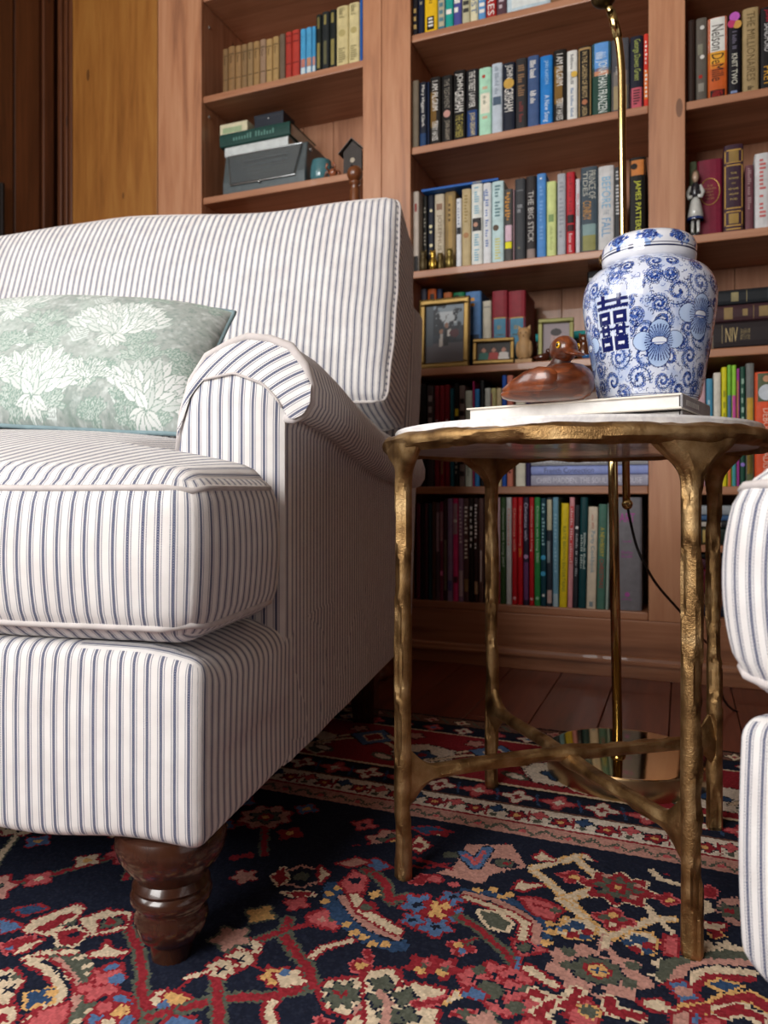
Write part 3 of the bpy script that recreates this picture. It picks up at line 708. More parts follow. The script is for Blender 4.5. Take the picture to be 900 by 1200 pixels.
def seating(name, loc, rotz, width, label, cat):
    root = empty(name, loc, rotz); tag(root, label, cat)
    wv = lambda p, s, a: a * mnoise.noise(Vector(p) * s)
    # base with front rail
    sx, sy, sz = width, 1.05, .197
    c = Vector((-width / 2, sy / 2, .148 + sz / 2))
    def d_base(p, q):
        x, y, z = p
        if q[1] < -.5: y -= .004 * (1 - q[2] ** 2)
        z += .004 * q[2] * (1 - q[0] ** 2)
        if q[2] < 0: z += .003 * math.sin(q[0] * 23)
        if y < -sy / 2 + .26 and q[2] > 0:                   # crown of the rail eased down towards its outer ends
            e = max(0, abs(x) - (sx / 2 - .08)) / .08; z -= .026 * e * e * (1 if y > -sy / 2 + .03 else .5)
        return (x + c.x + wv(p, 9, .0015), y + c.y, z + c.z)
    V, Fs, UV, fu, h, r = soft((sx, sy, sz), .016, (60, 40, 8), d_base, (), lambda ax, u: [(b, abs(a)) for a, b in u] if ax == 2 and abs(sum(e[0] for e in u)) / 4 > sx / 2 - .14 else u)
    mk('base', V, Fs, M_TICK, root, True, UV)
    # arms
    for side in (1, -1):
        n = len(SECT); ys = list(np.linspace(.235, 1.08, 40)); V = []; Fs = []; UV = []
        arc = [0]
        for a, b in zip(SECT[:-1], SECT[1:]): arc.append(arc[-1] + math.hypot(b[0] - a[0], b[1] - a[1]))
        def spt(i, y):
            x, z = SECT[i]; dz = interp(y, SLOPE) * ss(.36, .56, z)
            e = .004 * math.exp(-((y - .235) / .012) ** 2)
            xx = x - e * (1 if x > -.05 else -1)
            xx = xx if side > 0 else -width - xx
            return (xx, y, z - dz - (e if z > .69 else 0) + .0015 * mnoise.noise(Vector((x * 20, y * 14, z * 9))))
        for y in ys:
            for i in range(n): V.append(spt(i, y))
        for k in range(len(ys) - 1):
            for i in range(n - 1):
                q = [(k, i), (k, i + 1), (k + 1, i + 1), (k + 1, i)]
                if side > 0: q = q[::-1]
                Fs.append([a * n + b for a, b in q]); UV += [(ys[a], arc[b]) for a, b in q]
        Fs.append([(len(ys) - 1) * n + i for i in range(n)]); UV += [SECT[i] for i in range(n)]
        arm = mk('arm', V, Fs, M_TICK, root, True, UV)
        # front facing of the arm: lower panel and pleated crown
        cen = (-.060, .43); rings = 8
        def seam(x): return .655 - .0 * x if False else interp(x, [(-.155, .55), (-.128, .628), (-.110, .648), (-.067, .655), (-.028, .640), (-.01, .622), (.0, .606)])
        for part in ('arm_front', 'arm_crown'):
            V = []; Fs = []; UV = []
            nx, nz = 30, 26
            # clip section polygon against the seam by sampling columns
            def zrange(x):
                zs = []
                for a, b in zip(SECT, SECT[1:] + SECT[:1]):
                    if (a[0] - x) * (b[0] - x) <= 0 and a[0] != b[0]:
                        zs.append(a[1] + (b[1] - a[1]) * (x - a[0]) / (b[0] - a[0]))
                return (min(zs), max(zs)) if len(zs) >= 2 else None
            x0, x1 = (-.1545, -.0005) if part == 'arm_front' else (-.1465, .0365)
            cols = []
            for k in range(nx + 1):
                x = x0 + (x1 - x0) * (.5 - .5 * math.cos(math.pi * k / nx))
                zr = zrange(x) or (.6, .62)
                lo, hi = zr
                sm = min(max(seam(x), lo), hi) if x < 0 else lo
                a, b = (lo if x < 0 else .15, sm) if part == 'arm_front' else (sm, hi)
                if part == 'arm_front': a = .30 if x < -.02 else .16
                col = []
                for j in range(nz + 1):
                    z = a + (b - a) * j / nz
                    e = 0.0
                    if part == 'arm_crown': 
                        f = j / nz; e = .009 * (1 - f) ** .5 + .010 * (f * (1 - f)) 
                    else:
                        e = .011 * (1 - abs((x + .0775) / .078) ** 4) + .002
                        if b - z < .03: e *= .55 + .45 * (b - z) / .03
                    xx = x if side > 0 else -width - x
                    if part == 'arm_front': uv = (x + .003, z)
                    else: uv = (math.hypot(x - .11, z - .44), math.atan2(z - .44, x - .11) * .2)
                    col.append(len(V)); V.append((xx, .2352 - e, z)); UV.append(uv)
                cols.append(col)
            UVv = UV; UV = []
            for k in range(nx):
                for j in range(nz):
                    q = [cols[k][j], cols[k + 1][j], cols[k + 1][j + 1], cols[k][j + 1]]
                    if side < 0: q = q[::-1]
                    Fs.append(q); UV += [UVv[i] for i in q]
            mk(part, V, Fs, M_TICK, root, True, UV)
        # piping around the front edge of the roll
        pts = [spt(i, .2375) for i in range(5, n - 3)]
        MB().tube([(p[0], p[1] - .002, p[2]) for p in pts], .0062, 10).build('piping', M_WELT, root, True)
        sm = [(x, seam(x)) for x in np.linspace(-.110, -.002, 20)]
        MB().tube([((x if side > 0 else -width - x), .2255, z) for x, z in sm], .0018, 6).build('piping', M_WELT, root, True)
    # back frame
    bw, bd, bh = width - .006, .145, .835
    bcn = Vector((-width / 2, 1.065, .152 + bh / 2))
    def d_back(p, q):
        x, y, z = p; zz = z + bcn.z
        y += .165 * ss(.1, 1.1, zz) * 1.0
        return (x + bcn.x + wv(p, 6, .002), y + bcn.y, zz - (.012 * max(0, q[2]) * q[0] ** 8))
    V, Fs, UV, fu, h, r = soft((bw, bd, bh), .022, (30, 6, 20), d_back)
    mk('back_frame', V, Fs, M_TICK, root, True, UV)
    # seat cushion with ears in front of the arms
    ear, ins = .004, .158
    cw, cd, ch = width - 2 * ear, .96, .178
    cc = Vector((-width / 2, cd / 2 - .006, .347 + ch / 2))
    def d_seat(p, q):
        x, y, z = p
        yl = y + cc.y
        t = ss(.195, .228, yl)
        hx = cw / 2
        lim = hx - t * (ins - ear)
        k0 = hx - .22
        if abs(x) > k0: x = math.copysign(k0 + (abs(x) - k0) * (lim - k0) / (hx - k0), x)
        y -= .016 * (1 - q[2] ** 2) * max(0, -q[1]) ** 6
        x += math.copysign(.012, x) * (1 - q[2] ** 2) * max(0, abs(q[0])) ** 10 * (1 - t)
        top = (1 - abs(q[0]) ** 3.6) * (1 - abs(q[1]) ** 2.2)
        if q[2] > 0: z += q[2] * .082 * top
        z += .003 * mnoise.noise(Vector((x * 5, y * 5, 3)))
        # puckers on the boxing near the seams
        pk = .0014 * math.sin((x + y) * 160) * (abs(q[2]) ** 6)
        return (x + cc.x, y + cc.y + (pk if q[1] < -.9 else 0) + wv((x, y, z), 8, .003), z + cc.z)
    V, Fs, UV, fu, h, r = soft((cw, cd, ch), .034, (64, 44, 12), d_seat)
    sc = mk('seat_cushion', V, Fs, M_TICK, root, True, UV)
    welt(fu, h, r, 1, 'piping', sc); welt(fu, h, r, -1, 'piping', sc)
    # back cushion
    kw, kd, kh = width + .012, .19, .480
    kc = Vector((-width / 2 + .004, .968, .655 + kh / 2))
    lean = math.radians(16)
    def d_bc(p, q):
        x, y, z = p
        f = (1 - abs(q[0]) ** 8) * (1 - abs(q[2]) ** 3)
        if q[1] < 0: y -= .045 * f
        x -= math.copysign(.012, x) * abs(q[0]) ** 8 * q[2] ** 2 * .6
        z += .010 * math.sin(x * 9 + 1.0) * max(0, q[2]) ** 4 + (.012 * (1 - q[0] ** 4) * max(0, q[2]))
        z -= .022 * max(0, q[2]) * max(0, -q[0] - .2)
        if q[2] < 0: z -= .085 * (-q[2]) * (1 - ss(kw / 2 - .205, kw / 2 - .165, abs(x)))
        y += wv((x, y, z), 7, .004); x += wv((y, z, x), 14, .003) * abs(q[0]) ** 6
        yy = y * math.cos(lean) + z * math.sin(lean); zz = -y * math.sin(lean) + z * math.cos(lean)
        return (x + kc.x, yy + kc.y, zz + kc.z)
    V, Fs, UV, fu, h, r = soft((kw, kd, kh), .026, (50, 10, 26), d_bc, uvswap=(0,))
    bk = mk('back_cushion', V, Fs, M_TICK, root, True, UV)
    for ysg in (-1, 1):
        pts = []; y = ysg * (h[1] - r * .5); n = 40
        for a, b in (((-1, -1), (1, -1)), ((1, -1), (1, 1)), ((1, 1), (-1, 1)), ((-1, 1), (-1, -1))):
            for k in range(n):
                f = k / n; pts.append(fu(((a[0] + (b[0] - a[0]) * f) * h[0], y, (a[1] + (b[1] - a[1]) * f) * h[2])))
        MB().tube(pts, .0035, 8, closed=True).build('piping', M_WELT, bk, True)
    # turned front legs, square rear legs
    for x in (-.062, -width + .062):
        smoothen(MB().lathe(LEGP, 40, (x, .055)).build('leg', M_LEGW, root), 50)
        mb = MB(); s = .030
        mb.add([(x - s * .75, .90 - s * .75, .009), (x + s * .75, .90 - s * .75, .009), (x + s * .75, .90 + s * .75, .009), (x - s * .75, .90 + s * .75, .009),
                (x - s, .88 - s, .15), (x + s, .88 - s, .15), (x + s, .88 + s, .15), (x - s, .88 + s, .15)],
               [(3, 2, 1, 0), (4, 5, 6, 7), (0, 1, 5, 4), (1, 2, 6, 5), (2, 3, 7, 6), (3, 0, 4, 7)])
        mb.build('leg', M_LEGW, root)
    return root
SOFA_C = (-.178, .733); SOFA_A = math.atan2(200 / F, 1)
seating('striped_sofa', (SOFA_C[0], SOFA_C[1], 0), -SOFA_A, 1.50, 'blue and white ticking striped roll-arm sofa with one long seat cushion', 'sofa')
# armchair facing the sofa end, only its front corner reaches into the picture
seating('striped_armchair', (.264 + .86 * .196, .566 - .86 * .98, 0), -math.pi / 2 + math.radians(11.3), .86, 'blue and white ticking striped armchair beside the bronze table', 'armchair')
def sofa_pt(x, y, z):
    c, s = math.cos(-SOFA_A), math.sin(-SOFA_A)
    return (SOFA_C[0] + x * c - y * s, SOFA_C[1] + x * s + y * c, z)

# ------------------------------------------------------------------ lumbar pillow with leaf print
PW, PH = .54, .292
nx, ny = 360, 210
X = np.linspace(0, PW, nx); Y = np.linspace(0, PH, ny)
G0 = np.array(rgb('#a5ada9')); 
PR = Raster(X, Y, G0, 4)
def fbm(x, y, s, seed):
    out = np.zeros(x.shape); r = np.random.RandomState(seed); amp = 1.0
    for k in range(4):
        n = 64; g = r.rand(n, n); fx = (x * s * 2 ** k) % (n - 1); fy = (y * s * 2 ** k) % (n - 1)
        i, j = fx.astype(int), fy.astype(int); a, b = fx - i, fy - j
        a = a * a * (3 - 2 * a); b = b * b * (3 - 2 * b)
        out += amp * ((g[i, j] * (1 - a) + g[i + 1, j] * a) * (1 - b) + (g[i, j + 1] * (1 - a) + g[i + 1, j + 1] * a) * b); amp *= .55
    return out / 2.2
f1 = fbm(PR.X, PR.Y, 22, 1); f2 = fbm(PR.X, PR.Y, 90, 2); f3 = fbm(PR.X, PR.Y, 160, 3)
def mixc(m, c): PR.C[:] = PR.C * (1 - m[..., None]) + np.array(rgb(c)) * m[..., None]
mixc(np.clip((f1 - .42) * 3.2, 0, 1), '#b4c0ba'); mixc(np.clip((.40 - f1) * 3.5, 0, 1) * .8, '#7d9188')
mixc(np.clip((f2 - .52) * 5, 0, 1) * .55, '#d9dfdd'); mixc(np.clip((.40 - f3) * 5, 0, 1) * .5, '#6d847b'); mixc(np.clip((f3 - .55) * 6, 0, 1) * .45, '#cfd8d6')
lr = random.Random(9)
def leaf(cx, cy, ang, Ln, wd, tone):
    ca, sa = math.cos(ang), math.sin(ang)
    pts = []
    for k in range(9): f = k / 8; pts.append((f * Ln, wd * math.sin(math.pi * f ** .8)))
    for k in range(7, 0, -1): f = k / 8; pts.append((f * Ln, -wd * math.sin(math.pi * f ** .8)))
    pts = [(cx + x * ca - y * sa, cy + x * sa + y * ca) for x, y in pts]
    PR.poly(pts, np.array(rgb(tone)), np.array(rgb('#8a9f95')), .0012, .0008)
    PR.line([(cx, cy), (cx + Ln * .9 * ca, cy + Ln * .9 * sa)], .0012, np.array(rgb('#8ea79c')), jag=.0006)
def spray(cx, cy, n, Ln, up=math.pi / 2, spread=2.4, tone=('#d8dcda', '#ccd3d0', '#e0e4e3')):
    for layer in range(4, 0, -1):
        m = max(3, int(n * layer / 4))
        for k in range(m):
            a = up + spread * ((k + .5) / m - .5) + lr.uniform(-.06, .06)
            rad = Ln * .60 * (layer - 1)
            x, y = cx + rad * math.cos(a), cy + rad * .8 * math.sin(a)
            leaf(x, y, a, Ln * lr.uniform(.95, 1.2), Ln * .24, lr.choice(tone))
    for k in range(5): leaf(cx, cy, up + math.pi + (k - 2) * .55, Ln * .9, Ln * .22, tone[0])
def fern(cx, cy, a, Ln):
    for k in range(12):
        f = k / 12; x, y = cx + Ln * f * math.cos(a), cy + Ln * f * math.sin(a)
        for s in (-1, 1): PR.line([(x, y), (x + Ln * .3 * (1 - f) * math.cos(a + s * .9), y + Ln * .3 * (1 - f) * math.sin(a + s * .9))], .0022, np.array(rgb('#d5dedb')), jag=.0012)
for _ in range(26): fern(lr.uniform(0, PW), lr.uniform(0, PH), lr.uniform(.6, 2.6), lr.uniform(.04, .08))
for _ in range(26): spray(lr.uniform(0, PW), lr.uniform(0, PH), lr.randint(7, 12), lr.uniform(.010, .017), lr.uniform(.9, 2.2), tone=('#bcc7c1', '#b3c0b9', '#c3cdc8'))
for x, y, n, Ln, up in ((.38, .150, 20, .036, 1.6), (.17, .205, 18, .034, 1.9), (.28, .255, 10, .02, 1.5), (.10, .14, 14, .02, 1.2), (.27, .03, 11, .036, 1.5), (.47, .02, 12, .036, 1.4), (.60, .24, 10, .018, 1.7), (.36, .06, 9, .017, 1.4), (.18, .05, 12, .022, 1.5), (.05, .03, 10, .024, 1.3), (.05, .25, 12, .022, 1.3)):
    spray(x, y, n, Ln, up)
Vp = []; lean = math.radians(33)
def pil(u, v, sg):
    cu, cv = u * 2 - 1, v * 2 - 1
    th = .066 * max(0, (1 - cu ** 4)) ** .55 * max(0, (1 - abs(cv) ** 3)) ** .6
    w_ = PW / 2 * (1 - .035 * (1 - cv ** 2) * cu ** 4); h_ = PH / 2 * (1 - .05 * (1 - cu ** 2) ** .5 * cv ** 2 * 0)
    x, y, z = cu * w_, -sg * th + .002 * mnoise.noise(Vector((u * 7, v * 6, sg))), cv * h_ - .020 * abs(cu) ** 2.2 * max(0, cv)
    return (x, y * math.cos(lean) + z * math.sin(lean), -y * math.sin(lean) + z * math.cos(lean))
pc = sofa_pt(-.490, .485, .731)
pl = empty('lumbar_pillow', pc, -SOFA_A + math.radians(2)); pl.rotation_euler[1] = math.radians(3.5); tag(pl, 'sage green leaf-printed lumbar pillow with blue-grey piping on the sofa', 'pillow')
for sg, nm in ((1, 'front_cover'), (-1, 'back_cover')):
    V = [pil(u, v, sg) for v in np.linspace(0, 1, ny) for u in np.linspace(0, 1, nx)] if sg > 0 else [pil(u, v, sg) for v in np.linspace(0, 1, 31) for u in np.linspace(0, 1, 41)]
    a, b = (nx, ny) if sg > 0 else (41, 31)
    Fs = [(j * a + i, j * a + i + 1, (j + 1) * a + i + 1, (j + 1) * a + i) for j in range(b - 1) for i in range(a - 1)]
    o = mk(nm, V, Fs, None, pl, True)
    if sg > 0:
        colour_attr(o.data, PR.C.reshape(-1, 3), 'POINT'); o.data.materials.append(paint_mat('printed_linen', .9, 0, .1))
    else: o.data.materials.append(mat('pillow_back', '#8fa59b', .9))
pts = [pil(k / 60, 0, 1) for k in range(60)] + [pil(1, k / 40, 1) for k in range(40)] + [pil(1 - k / 60, 1, 1) for k in range(60)] + [pil(0, 1 - k / 40, 1) for k in range(40)]
MB().tube(pts, .0042, 8, closed=True).build('piping', mat('bluegrey_piping', '#7b9298', .85), pl, True)

# ------------------------------------------------------------------ bronze side table
mb_, t = newmat('hammered_bronze', .34, 1.0)
vec = t.mapping((1, 1, 1)); n1 = t.noise(vec, 34, 4); n2 = t.noise(vec, 900, 2)
t.t.links.new(t.ramp(n1, [(.30, rgb('#745838')), (.5, rgb('#a38256')), (.72, rgb('#c8aa7c'))]), t.b.inputs['Base Color'])
t.t.links.new(t.m('ADD', t.m('MULTIPLY', n1, .25), .33), t.b.inputs['Roughness'])
t.bump(t.m('ADD', n2, t.m('MULTIPLY', t.noise(vec, 330, 2), .9)), .55, .0010)
M_BRONZE = mb_
TC = np.array([.2535, 1.026]); TR = .241; TA = math.radians(-72.3)
tb = empty('bronze_side_table', (TC[0], TC[1], 0)); tag(tb, 'round hammered bronze side table with a white marble top', 'side table')
def etube(pts, A, B, ra, rb, seg=20, seed=0, amp=.0022, closed=False, dl=.055):
    rg = random.Random(seed); n = len(pts); V = []
    ln = [0.0]
    for p, q in zip(pts[:-1], pts[1:]): ln.append(ln[-1] + (Vector(q) - Vector(p)).length)
    dents = []
    s = 0
    while s < ln[-1]:
        for k in range(3): dents.append((s + rg.uniform(0, dl), rg.uniform(0, 2 * math.pi), rg.uniform(.6, 1.0), rg.uniform(.030, .052)))
        s += dl
    for i in range(n):
        a, b = Vector(A[i]), Vector(B[i]); p = Vector(pts[i])
        near = [d for d in dents if abs(d[0] - ln[i]) < d[3]]
        for k in range(seg):
            th = 2 * math.pi * k / seg; cut = 0
            for (sd, td, am, wd) in near:
                dt = (th - td + math.pi) % (2 * math.pi) - math.pi
                e = 1 - ((ln[i] - sd) / wd) ** 2 - (dt / .55) ** 2
                if e > 0: cut = max(cut, am * min(1, e * 2.8))
            f = 1 - cut * amp / min(ra[i], rb[i])
            V.append(p + a * (ra[i] * f * math.cos(th)) + b * (rb[i] * f * math.sin(th)))
    Fs = []
    for i in range(n if closed else n - 1):
        j = (i + 1) % n
        for k in range(seg):
            k2 = (k + 1) % seg; Fs.append((i * seg + k, i * seg + k2, j * seg + k2, j * seg + k))
    if not closed: Fs.append(list(range(seg))[::-1]); Fs.append([(n - 1) * seg + k for k in range(seg)])
    return V, Fs
zR = .5635
N_ = 220; pts = []; A_ = []; B_2 = []; ra = []; rb = []
for k in range(N_):
    th = 2 * math.pi * k / N_
    wv_ = mnoise.noise(Vector((math.cos(th) * 5, math.sin(th) * 5, 0)))
    pts.append((.2435 * math.cos(th), .2435 * math.sin(th), zR + .0018 * wv_)); A_.append((math.cos(th), math.sin(th), 0)); B_2.append((0, 0, 1))
    ra.append(.0125 + .0012 * wv_); rb.append(.0118 + .0012 * mnoise.noise(Vector((math.cos(th) * 9, math.sin(th) * 9, 4))))
V, Fs = etube(pts, A_, B_2, ra, rb, 20, 3, .0028, True)
smoothen(mk('rim', V, Fs, M_BRONZE, tb), 28)
marble, t = newmat('white_marble', .25, 0, .3)
vec = t.mapping((1, 1, 1)); nn = t.noise(vec, 7, 5, .6, 2.0)
t.t.links.new(t.ramp(nn, [(.42, rgb('#efeeed')), (.5, rgb('#dcdbdd')), (.56, rgb('#f2f1f0'))]), t.b.inputs['Base Color'])
smoothen(MB().lathe([(.05, .5575), (.236, .5575), (.2385, .560), (.2385, .5805), (.2365, .5835), (.2, .584), (.05, .584)], 96).build('marble_top', marble, tb), 30)
legs = []
for k in range(4):
    th = TA + k * math.pi / 2; e = Vector((math.cos(th), math.sin(th), 0)); tg = Vector((-math.sin(th), math.cos(th), 0))
    n = 210; pts = []; ra = []; rb = []
    for i in range(n):
        z = .0075 + (.565 - .0075) * i / (n - 1)
        f = ss(.500, .560, z); g = f * f
        bend = .0014 * mnoise.noise(Vector((k * 3.1, z * 7, 1)))
        pts.append(e * (TR + bend) + tg * (.0014 * mnoise.noise(Vector((k * 5.3, 2, z * 7)))) + Vector((0, 0, z)))
        ra.append(.0115 * (1 + .06 * mnoise.noise(Vector((k, z * 14, 0)))) + .046 * g); rb.append(.0115 + .001 * g)
        if z < .011: ra[-1] *= .9; rb[-1] *= .9
    V, Fs = etube(pts, [tg] * n, [e] * n, ra, rb, 26, 10 + k, .0031)
    smoothen(mk('leg', V, Fs, M_BRONZE, tb), 26)
    legs.append(e * TR)
for k in (0, 1):
    a, b = legs[k], legs[k + 2]; n = 110; d = (b - a).normalized(); side = Vector((-d.y, d.x, 0)); pts = []; ra = []; rb = []
    Ltot = (b - a).length
    for i in range(n):
        f = i / (n - 1); s = f * Ltot; z = .140 + (.005 if k else -.003) * (1 - (2 * f - 1) ** 2)
        g = max(1 - ss(.0, .055, s), 1 - ss(.0, .055, Ltot - s)) ** 2
        c = math.exp(-((s - Ltot / 2) / .02) ** 2)
        pts.append(a + d * s + side * (.004 * math.sin(f * math.pi * 2)) + Vector((0, 0, z)))
        ra.append(.0100 + .003 * c); rb.append(.0100 + .034 * g + .0025 * c)
    V, Fs = etube(pts, [side] * n, [(0, 0, 1)] * n, ra, rb, 24, 30 + k, .0028)
    smoothen(mk('stretcher', V, Fs, M_BRONZE, tb), 26)

# ------------------------------------------------------------------ books lying on the table
ZB0 = .584
def flat_book(name, corner, ang, ln, wd, z, th, cover, label, cat='book', spine='#8d8d8d', marks=None, group=None):
    """lying book: long fore-edge towards the left, spine end on the short right side"""
    o = empty(name, (corner[0], corner[1], z), ang)
    b = .0022
    MB().box(-ln, 0, 0, wd, 0, b, .0006, 1).build('cover', cmat(cover, .4), o); MB().box(-ln, 0, 0, wd, th - b, th, .0006, 1).build('cover', cmat(cover, .4), o)
    MB().box(-.0018, .001, 0, wd, b * .5, th - b * .5, .0006, 1).build('spine', cmat(spine, .45), o)
    MB().box(-ln + .004, -.004, .004, wd - .004, b, th - b).build('pages', mat('page_block_white', '#e9e6e2', .9), o)
    if marks:
        for y0, y1, z0, z1, c in marks: MB().box(.001, .0014, y0, y1, z0, z1).build('lettering', cmat(c), o)
    tag(o, label, cat, group); return o
BC = at(799, 470, .852); bang = math.atan2(1.010 - .852, .108 - BC[0])   # direction of the long side
rot = bang - math.pi
flat_book('coffee_table_book', (BC[0] + .004, BC[1] + .010), rot, .262, .150, ZB0, .0125, '#2e2b2b', 'lower white-paged book of the pair on the marble top, dark cover', spine='#8b8888')
mk_marks = [(.018 + i * .0085, .0225 + i * .0085, .005, .011, '#c9c6c2') for i in range(8)]
flat_book('coffee_table_book', (BC[0], BC[1]), rot, .276, .150, ZB0 + .0126, .0175, '#ece5d8', 'upper cream-covered book under the blue jar on the marble table', spine='#98979a', marks=mk_marks)
ZJ = ZB0 + .0126 + .0176

# ------------------------------------------------------------------ ginger jar
JD = .962; JX = (760 - CX) / F * JD
BODY = [(.0560, .0), (.0600, .001), (.0622, .006), (.0645, .018), (.0685, .040), (.0740, .070), (.0785, .098), (.0815, .122), (.0820, .136), (.0800, .149), (.0745, .160), (.0660, .1685), (.0560, .1735), (.0530, .176)]
nr = 230; nth = 620
pl_r = np.array(BODY); seg_ = np.hypot(np.diff(pl_r[:, 0]), np.diff(pl_r[:, 1])); sl = np.concatenate([[0], np.cumsum(seg_)])
def smooth_profile(prof, n):
    pr = np.array(prof); s = np.concatenate([[0], np.cumsum(np.hypot(np.diff(pr[:, 0]), np.diff(pr[:, 1])))])
    q = np.linspace(0, s[-1], n); r = np.interp(q, s, pr[:, 0]); z = np.interp(q, s, pr[:, 1])
    for _ in range(int(n * .05) * 6):
        r[1:-1] = (r[:-2] + 2 * r[1:-1] + r[2:]) / 4; z[1:-1] = (z[:-2] + 2 * z[1:-1] + z[2:]) / 4
    return q, r, z
q, rj, zj = smooth_profile(BODY, nr)
RJ = .078
JS = np.linspace(-math.pi, math.pi, nth, endpoint=False) * RJ       # arc-length coordinate, 0 faces the camera
JR = Raster(JS, q, np.array(rgb('#d5dcec')), 8)
dk, md, lt = np.array(rgb('#1a2c66')), np.array(rgb('#3a5aa8')), np.array(rgb('#8fabdb'))
fa = fbm(JR.X + 1, JR.Y, 60, 21)
m_ = np.clip((fa - .42) * 4, 0, 1)[..., None]; JR.C = JR.C * (1 - .55 * m_) + lt * .55 * m_
jr = random.Random(4)
def spiral(cx, cy, r0, turns=1.7, hand=1):
    ph = jr.uniform(0, 6.28); pts = []
    for k in range(46):
        f = k / 45; a = ph + hand * f * turns * 2 * math.pi; rr_ = r0 * (1 - f * .88)
        pts.append((cx + rr_ * math.cos(a), cy + rr_ * math.sin(a)))
    JR.line(pts, .0021, lt * .8, jag=0); JR.line(pts, .0011, dk, jag=.0002)
    for k in range(0, 46, 1):
        f = k / 45; a = ph + hand * f * turns * 2 * math.pi; rr_ = r0 * (1 - f * .88)
        x, y = cx + rr_ * math.cos(a), cy + rr_ * math.sin(a); L_ = .0030 * (1 - .5 * f)
        for s_ in (1, -1) if k % 2 else (1,):
            h1 = [(x, y), (x + s_ * L_ * math.cos(a + .3), y + s_ * L_ * math.sin(a + .3)), (x + s_ * L_ * 1.15 * math.cos(a + .75), y + s_ * L_ * 1.15 * math.sin(a + .75))]
            JR.line(h1, .0009, md if jr.random() < .6 else dk, jag=0)
pos = []
for _ in range(4000):
    x, y = jr.uniform(JS[0], JS[-1]), jr.uniform(.012, q[-1] - .006)
    r0 = jr.uniform(.0095, .0165)
    if all((x - a) ** 2 + (y - b) ** 2 > ((r0 + c) * .86) ** 2 for a, b, c in pos): pos.append((x, y, r0))
for x, y, r0 in pos: spiral(x, y, r0, jr.uniform(1.3, 2.0), jr.choice((1, -1)))
for _ in range(1500):
    x, y, a = jr.uniform(JS[0], JS[-1]), jr.uniform(.008, q[-1] - .004), jr.uniform(0, 6.28)
    pts = [(x + .0022 * math.cos(a + k * .7), y + .0022 * math.sin(a + k * .7)) for k in range(5)]
    JR.line(pts, .0008, md if jr.random() < .5 else dk, jag=0)
def petal(cx, cy, rx, ry, ox, oy):
    w = JR.win(cx - rx - .002, cx + rx + .002, cy - ry - .002, cy + ry + .002)
    x, y = JR.X[w], JR.Y[w]; rho = np.hypot((x - cx) / rx, (y - cy) / ry)
    dist = np.hypot(x - ox, y - oy) / (max(rx, ry) * 1.9)
    ang = np.arctan2(y - oy, x - ox)
    c = np.array(rgb('#b4cbec')) * np.clip(dist, 0, 1)[..., None] + np.array(rgb('#4e73bb')) * (1 - np.clip(dist, 0, 1))[..., None]
    st = ((np.sin(ang * 34) > .35) & (dist < .78) & (dist > .15))
    c[st] = dk
    JR.C[w][rho < 1.05] = dk
    k = rho < .97; JR.C[w][k] = c[k]
def flower(cx, cy, s=1.0):
    petal(cx - .023 * s, cy + .001, .014 * s, .013 * s, cx, cy); petal(cx + .022 * s, cy + .002, .013 * s, .012 * s, cx, cy)
    petal(cx, cy + .014 * s, .0145 * s, .016 * s, cx, cy); petal(cx, cy - .017 * s, .0165 * s, .018 * s, cx, cy)
    JR.blob((cx, cy + .001), .0105 * s, np.array(rgb('#dfe6f2')), dk, .0008, 0, ry=.005 * s); JR.line([(cx - .010 * s, cy - .001), (cx + .010 * s, cy - .001)], .0010, md, jag=0)
def jz(zh): return float(np.interp(zh, zj, q))
flower(.013, jz(.066), .86); flower(.066, jz(.098), .84); flower(-.098, jz(.070), .8); flower(.170, jz(.075)); flower(-.19, jz(.095))
def glyph(cx, y0, w_, h_):
    R_ = lambda a, b, c, d, col: JR.poly([(cx + (a - .5) * w_, y0 + c * h_), (cx + (b - .5) * w_, y0 + c * h_), (cx + (b - .5) * w_, y0 + d * h_), (cx + (a - .5) * w_, y0 + d * h_)], col, None, 0, .0006)
    g, wh = np.array(rgb('#16205c')), np.array(rgb('#dde3f0'))
    R_(-.02, 1.02, -.01, 1.0, np.array(rgb('#c9d4ea')))
    for s in (0, .5):
        R_(.17 + s, .31 + s, .76, 1.0, g); R_(.0 + s, .5 + s, .86, .925, g)
        R_(.04 + s, .45 + s, .47, .70, g); R_(.15 + s, .34 + s, .565, .615, wh)
        R_(.09 + s, .40 + s, .26, .47, g); R_(.04 + s, .45 + s, .36, .41, g); R_(.20 + s, .30 + s, .42, .45, wh); R_(.20 + s, .30 + s, .30, .335, wh)
        R_(.02 + s, .46 + s, .0, .26, g); R_(.14 + s, .34 + s, .10, .155, wh)
    R_(0, 1, .745, .81, g); R_(.0, 1.0, .36, .40, g); R_(.455, .515, .0, .33, wh); R_(.455, .515, .44, .70, wh)
glyph(-.0440, jz(.060), .0425, .068)
for y0, w_ in ((.006, .0016), (.0095, .0010), (q[-1] - .005, .0012)): JR.line([(JS[0] - .01, y0), (JS[-1] + .01, y0)], w_, dk, jag=0)
wb_ = JR.Y < .0035; JR.C[wb_] = np.array(rgb('#d9dde4'))
a0 = math.atan2(-JD, -JX)
jar = empty('ginger_jar', (JX, JD, ZJ), 0); tag(jar, 'blue and white porcelain ginger jar with lid on the stacked books', 'jar')
th = a0 + JS / RJ
V = np.stack([np.outer(rj, np.cos(th)), np.outer(rj, np.sin(th)), np.repeat(zj[:, None], nth, 1)], -1).reshape(-1, 3)
idx = np.arange(nr * nth).reshape(nr, nth); i2 = np.roll(idx, -1, 1)
fq = np.stack([idx[:-1], i2[:-1], i2[1:], idx[1:]], -1).reshape(-1, 4).tolist()
M_PORC = paint_mat('painted_porcelain', .12, .6)
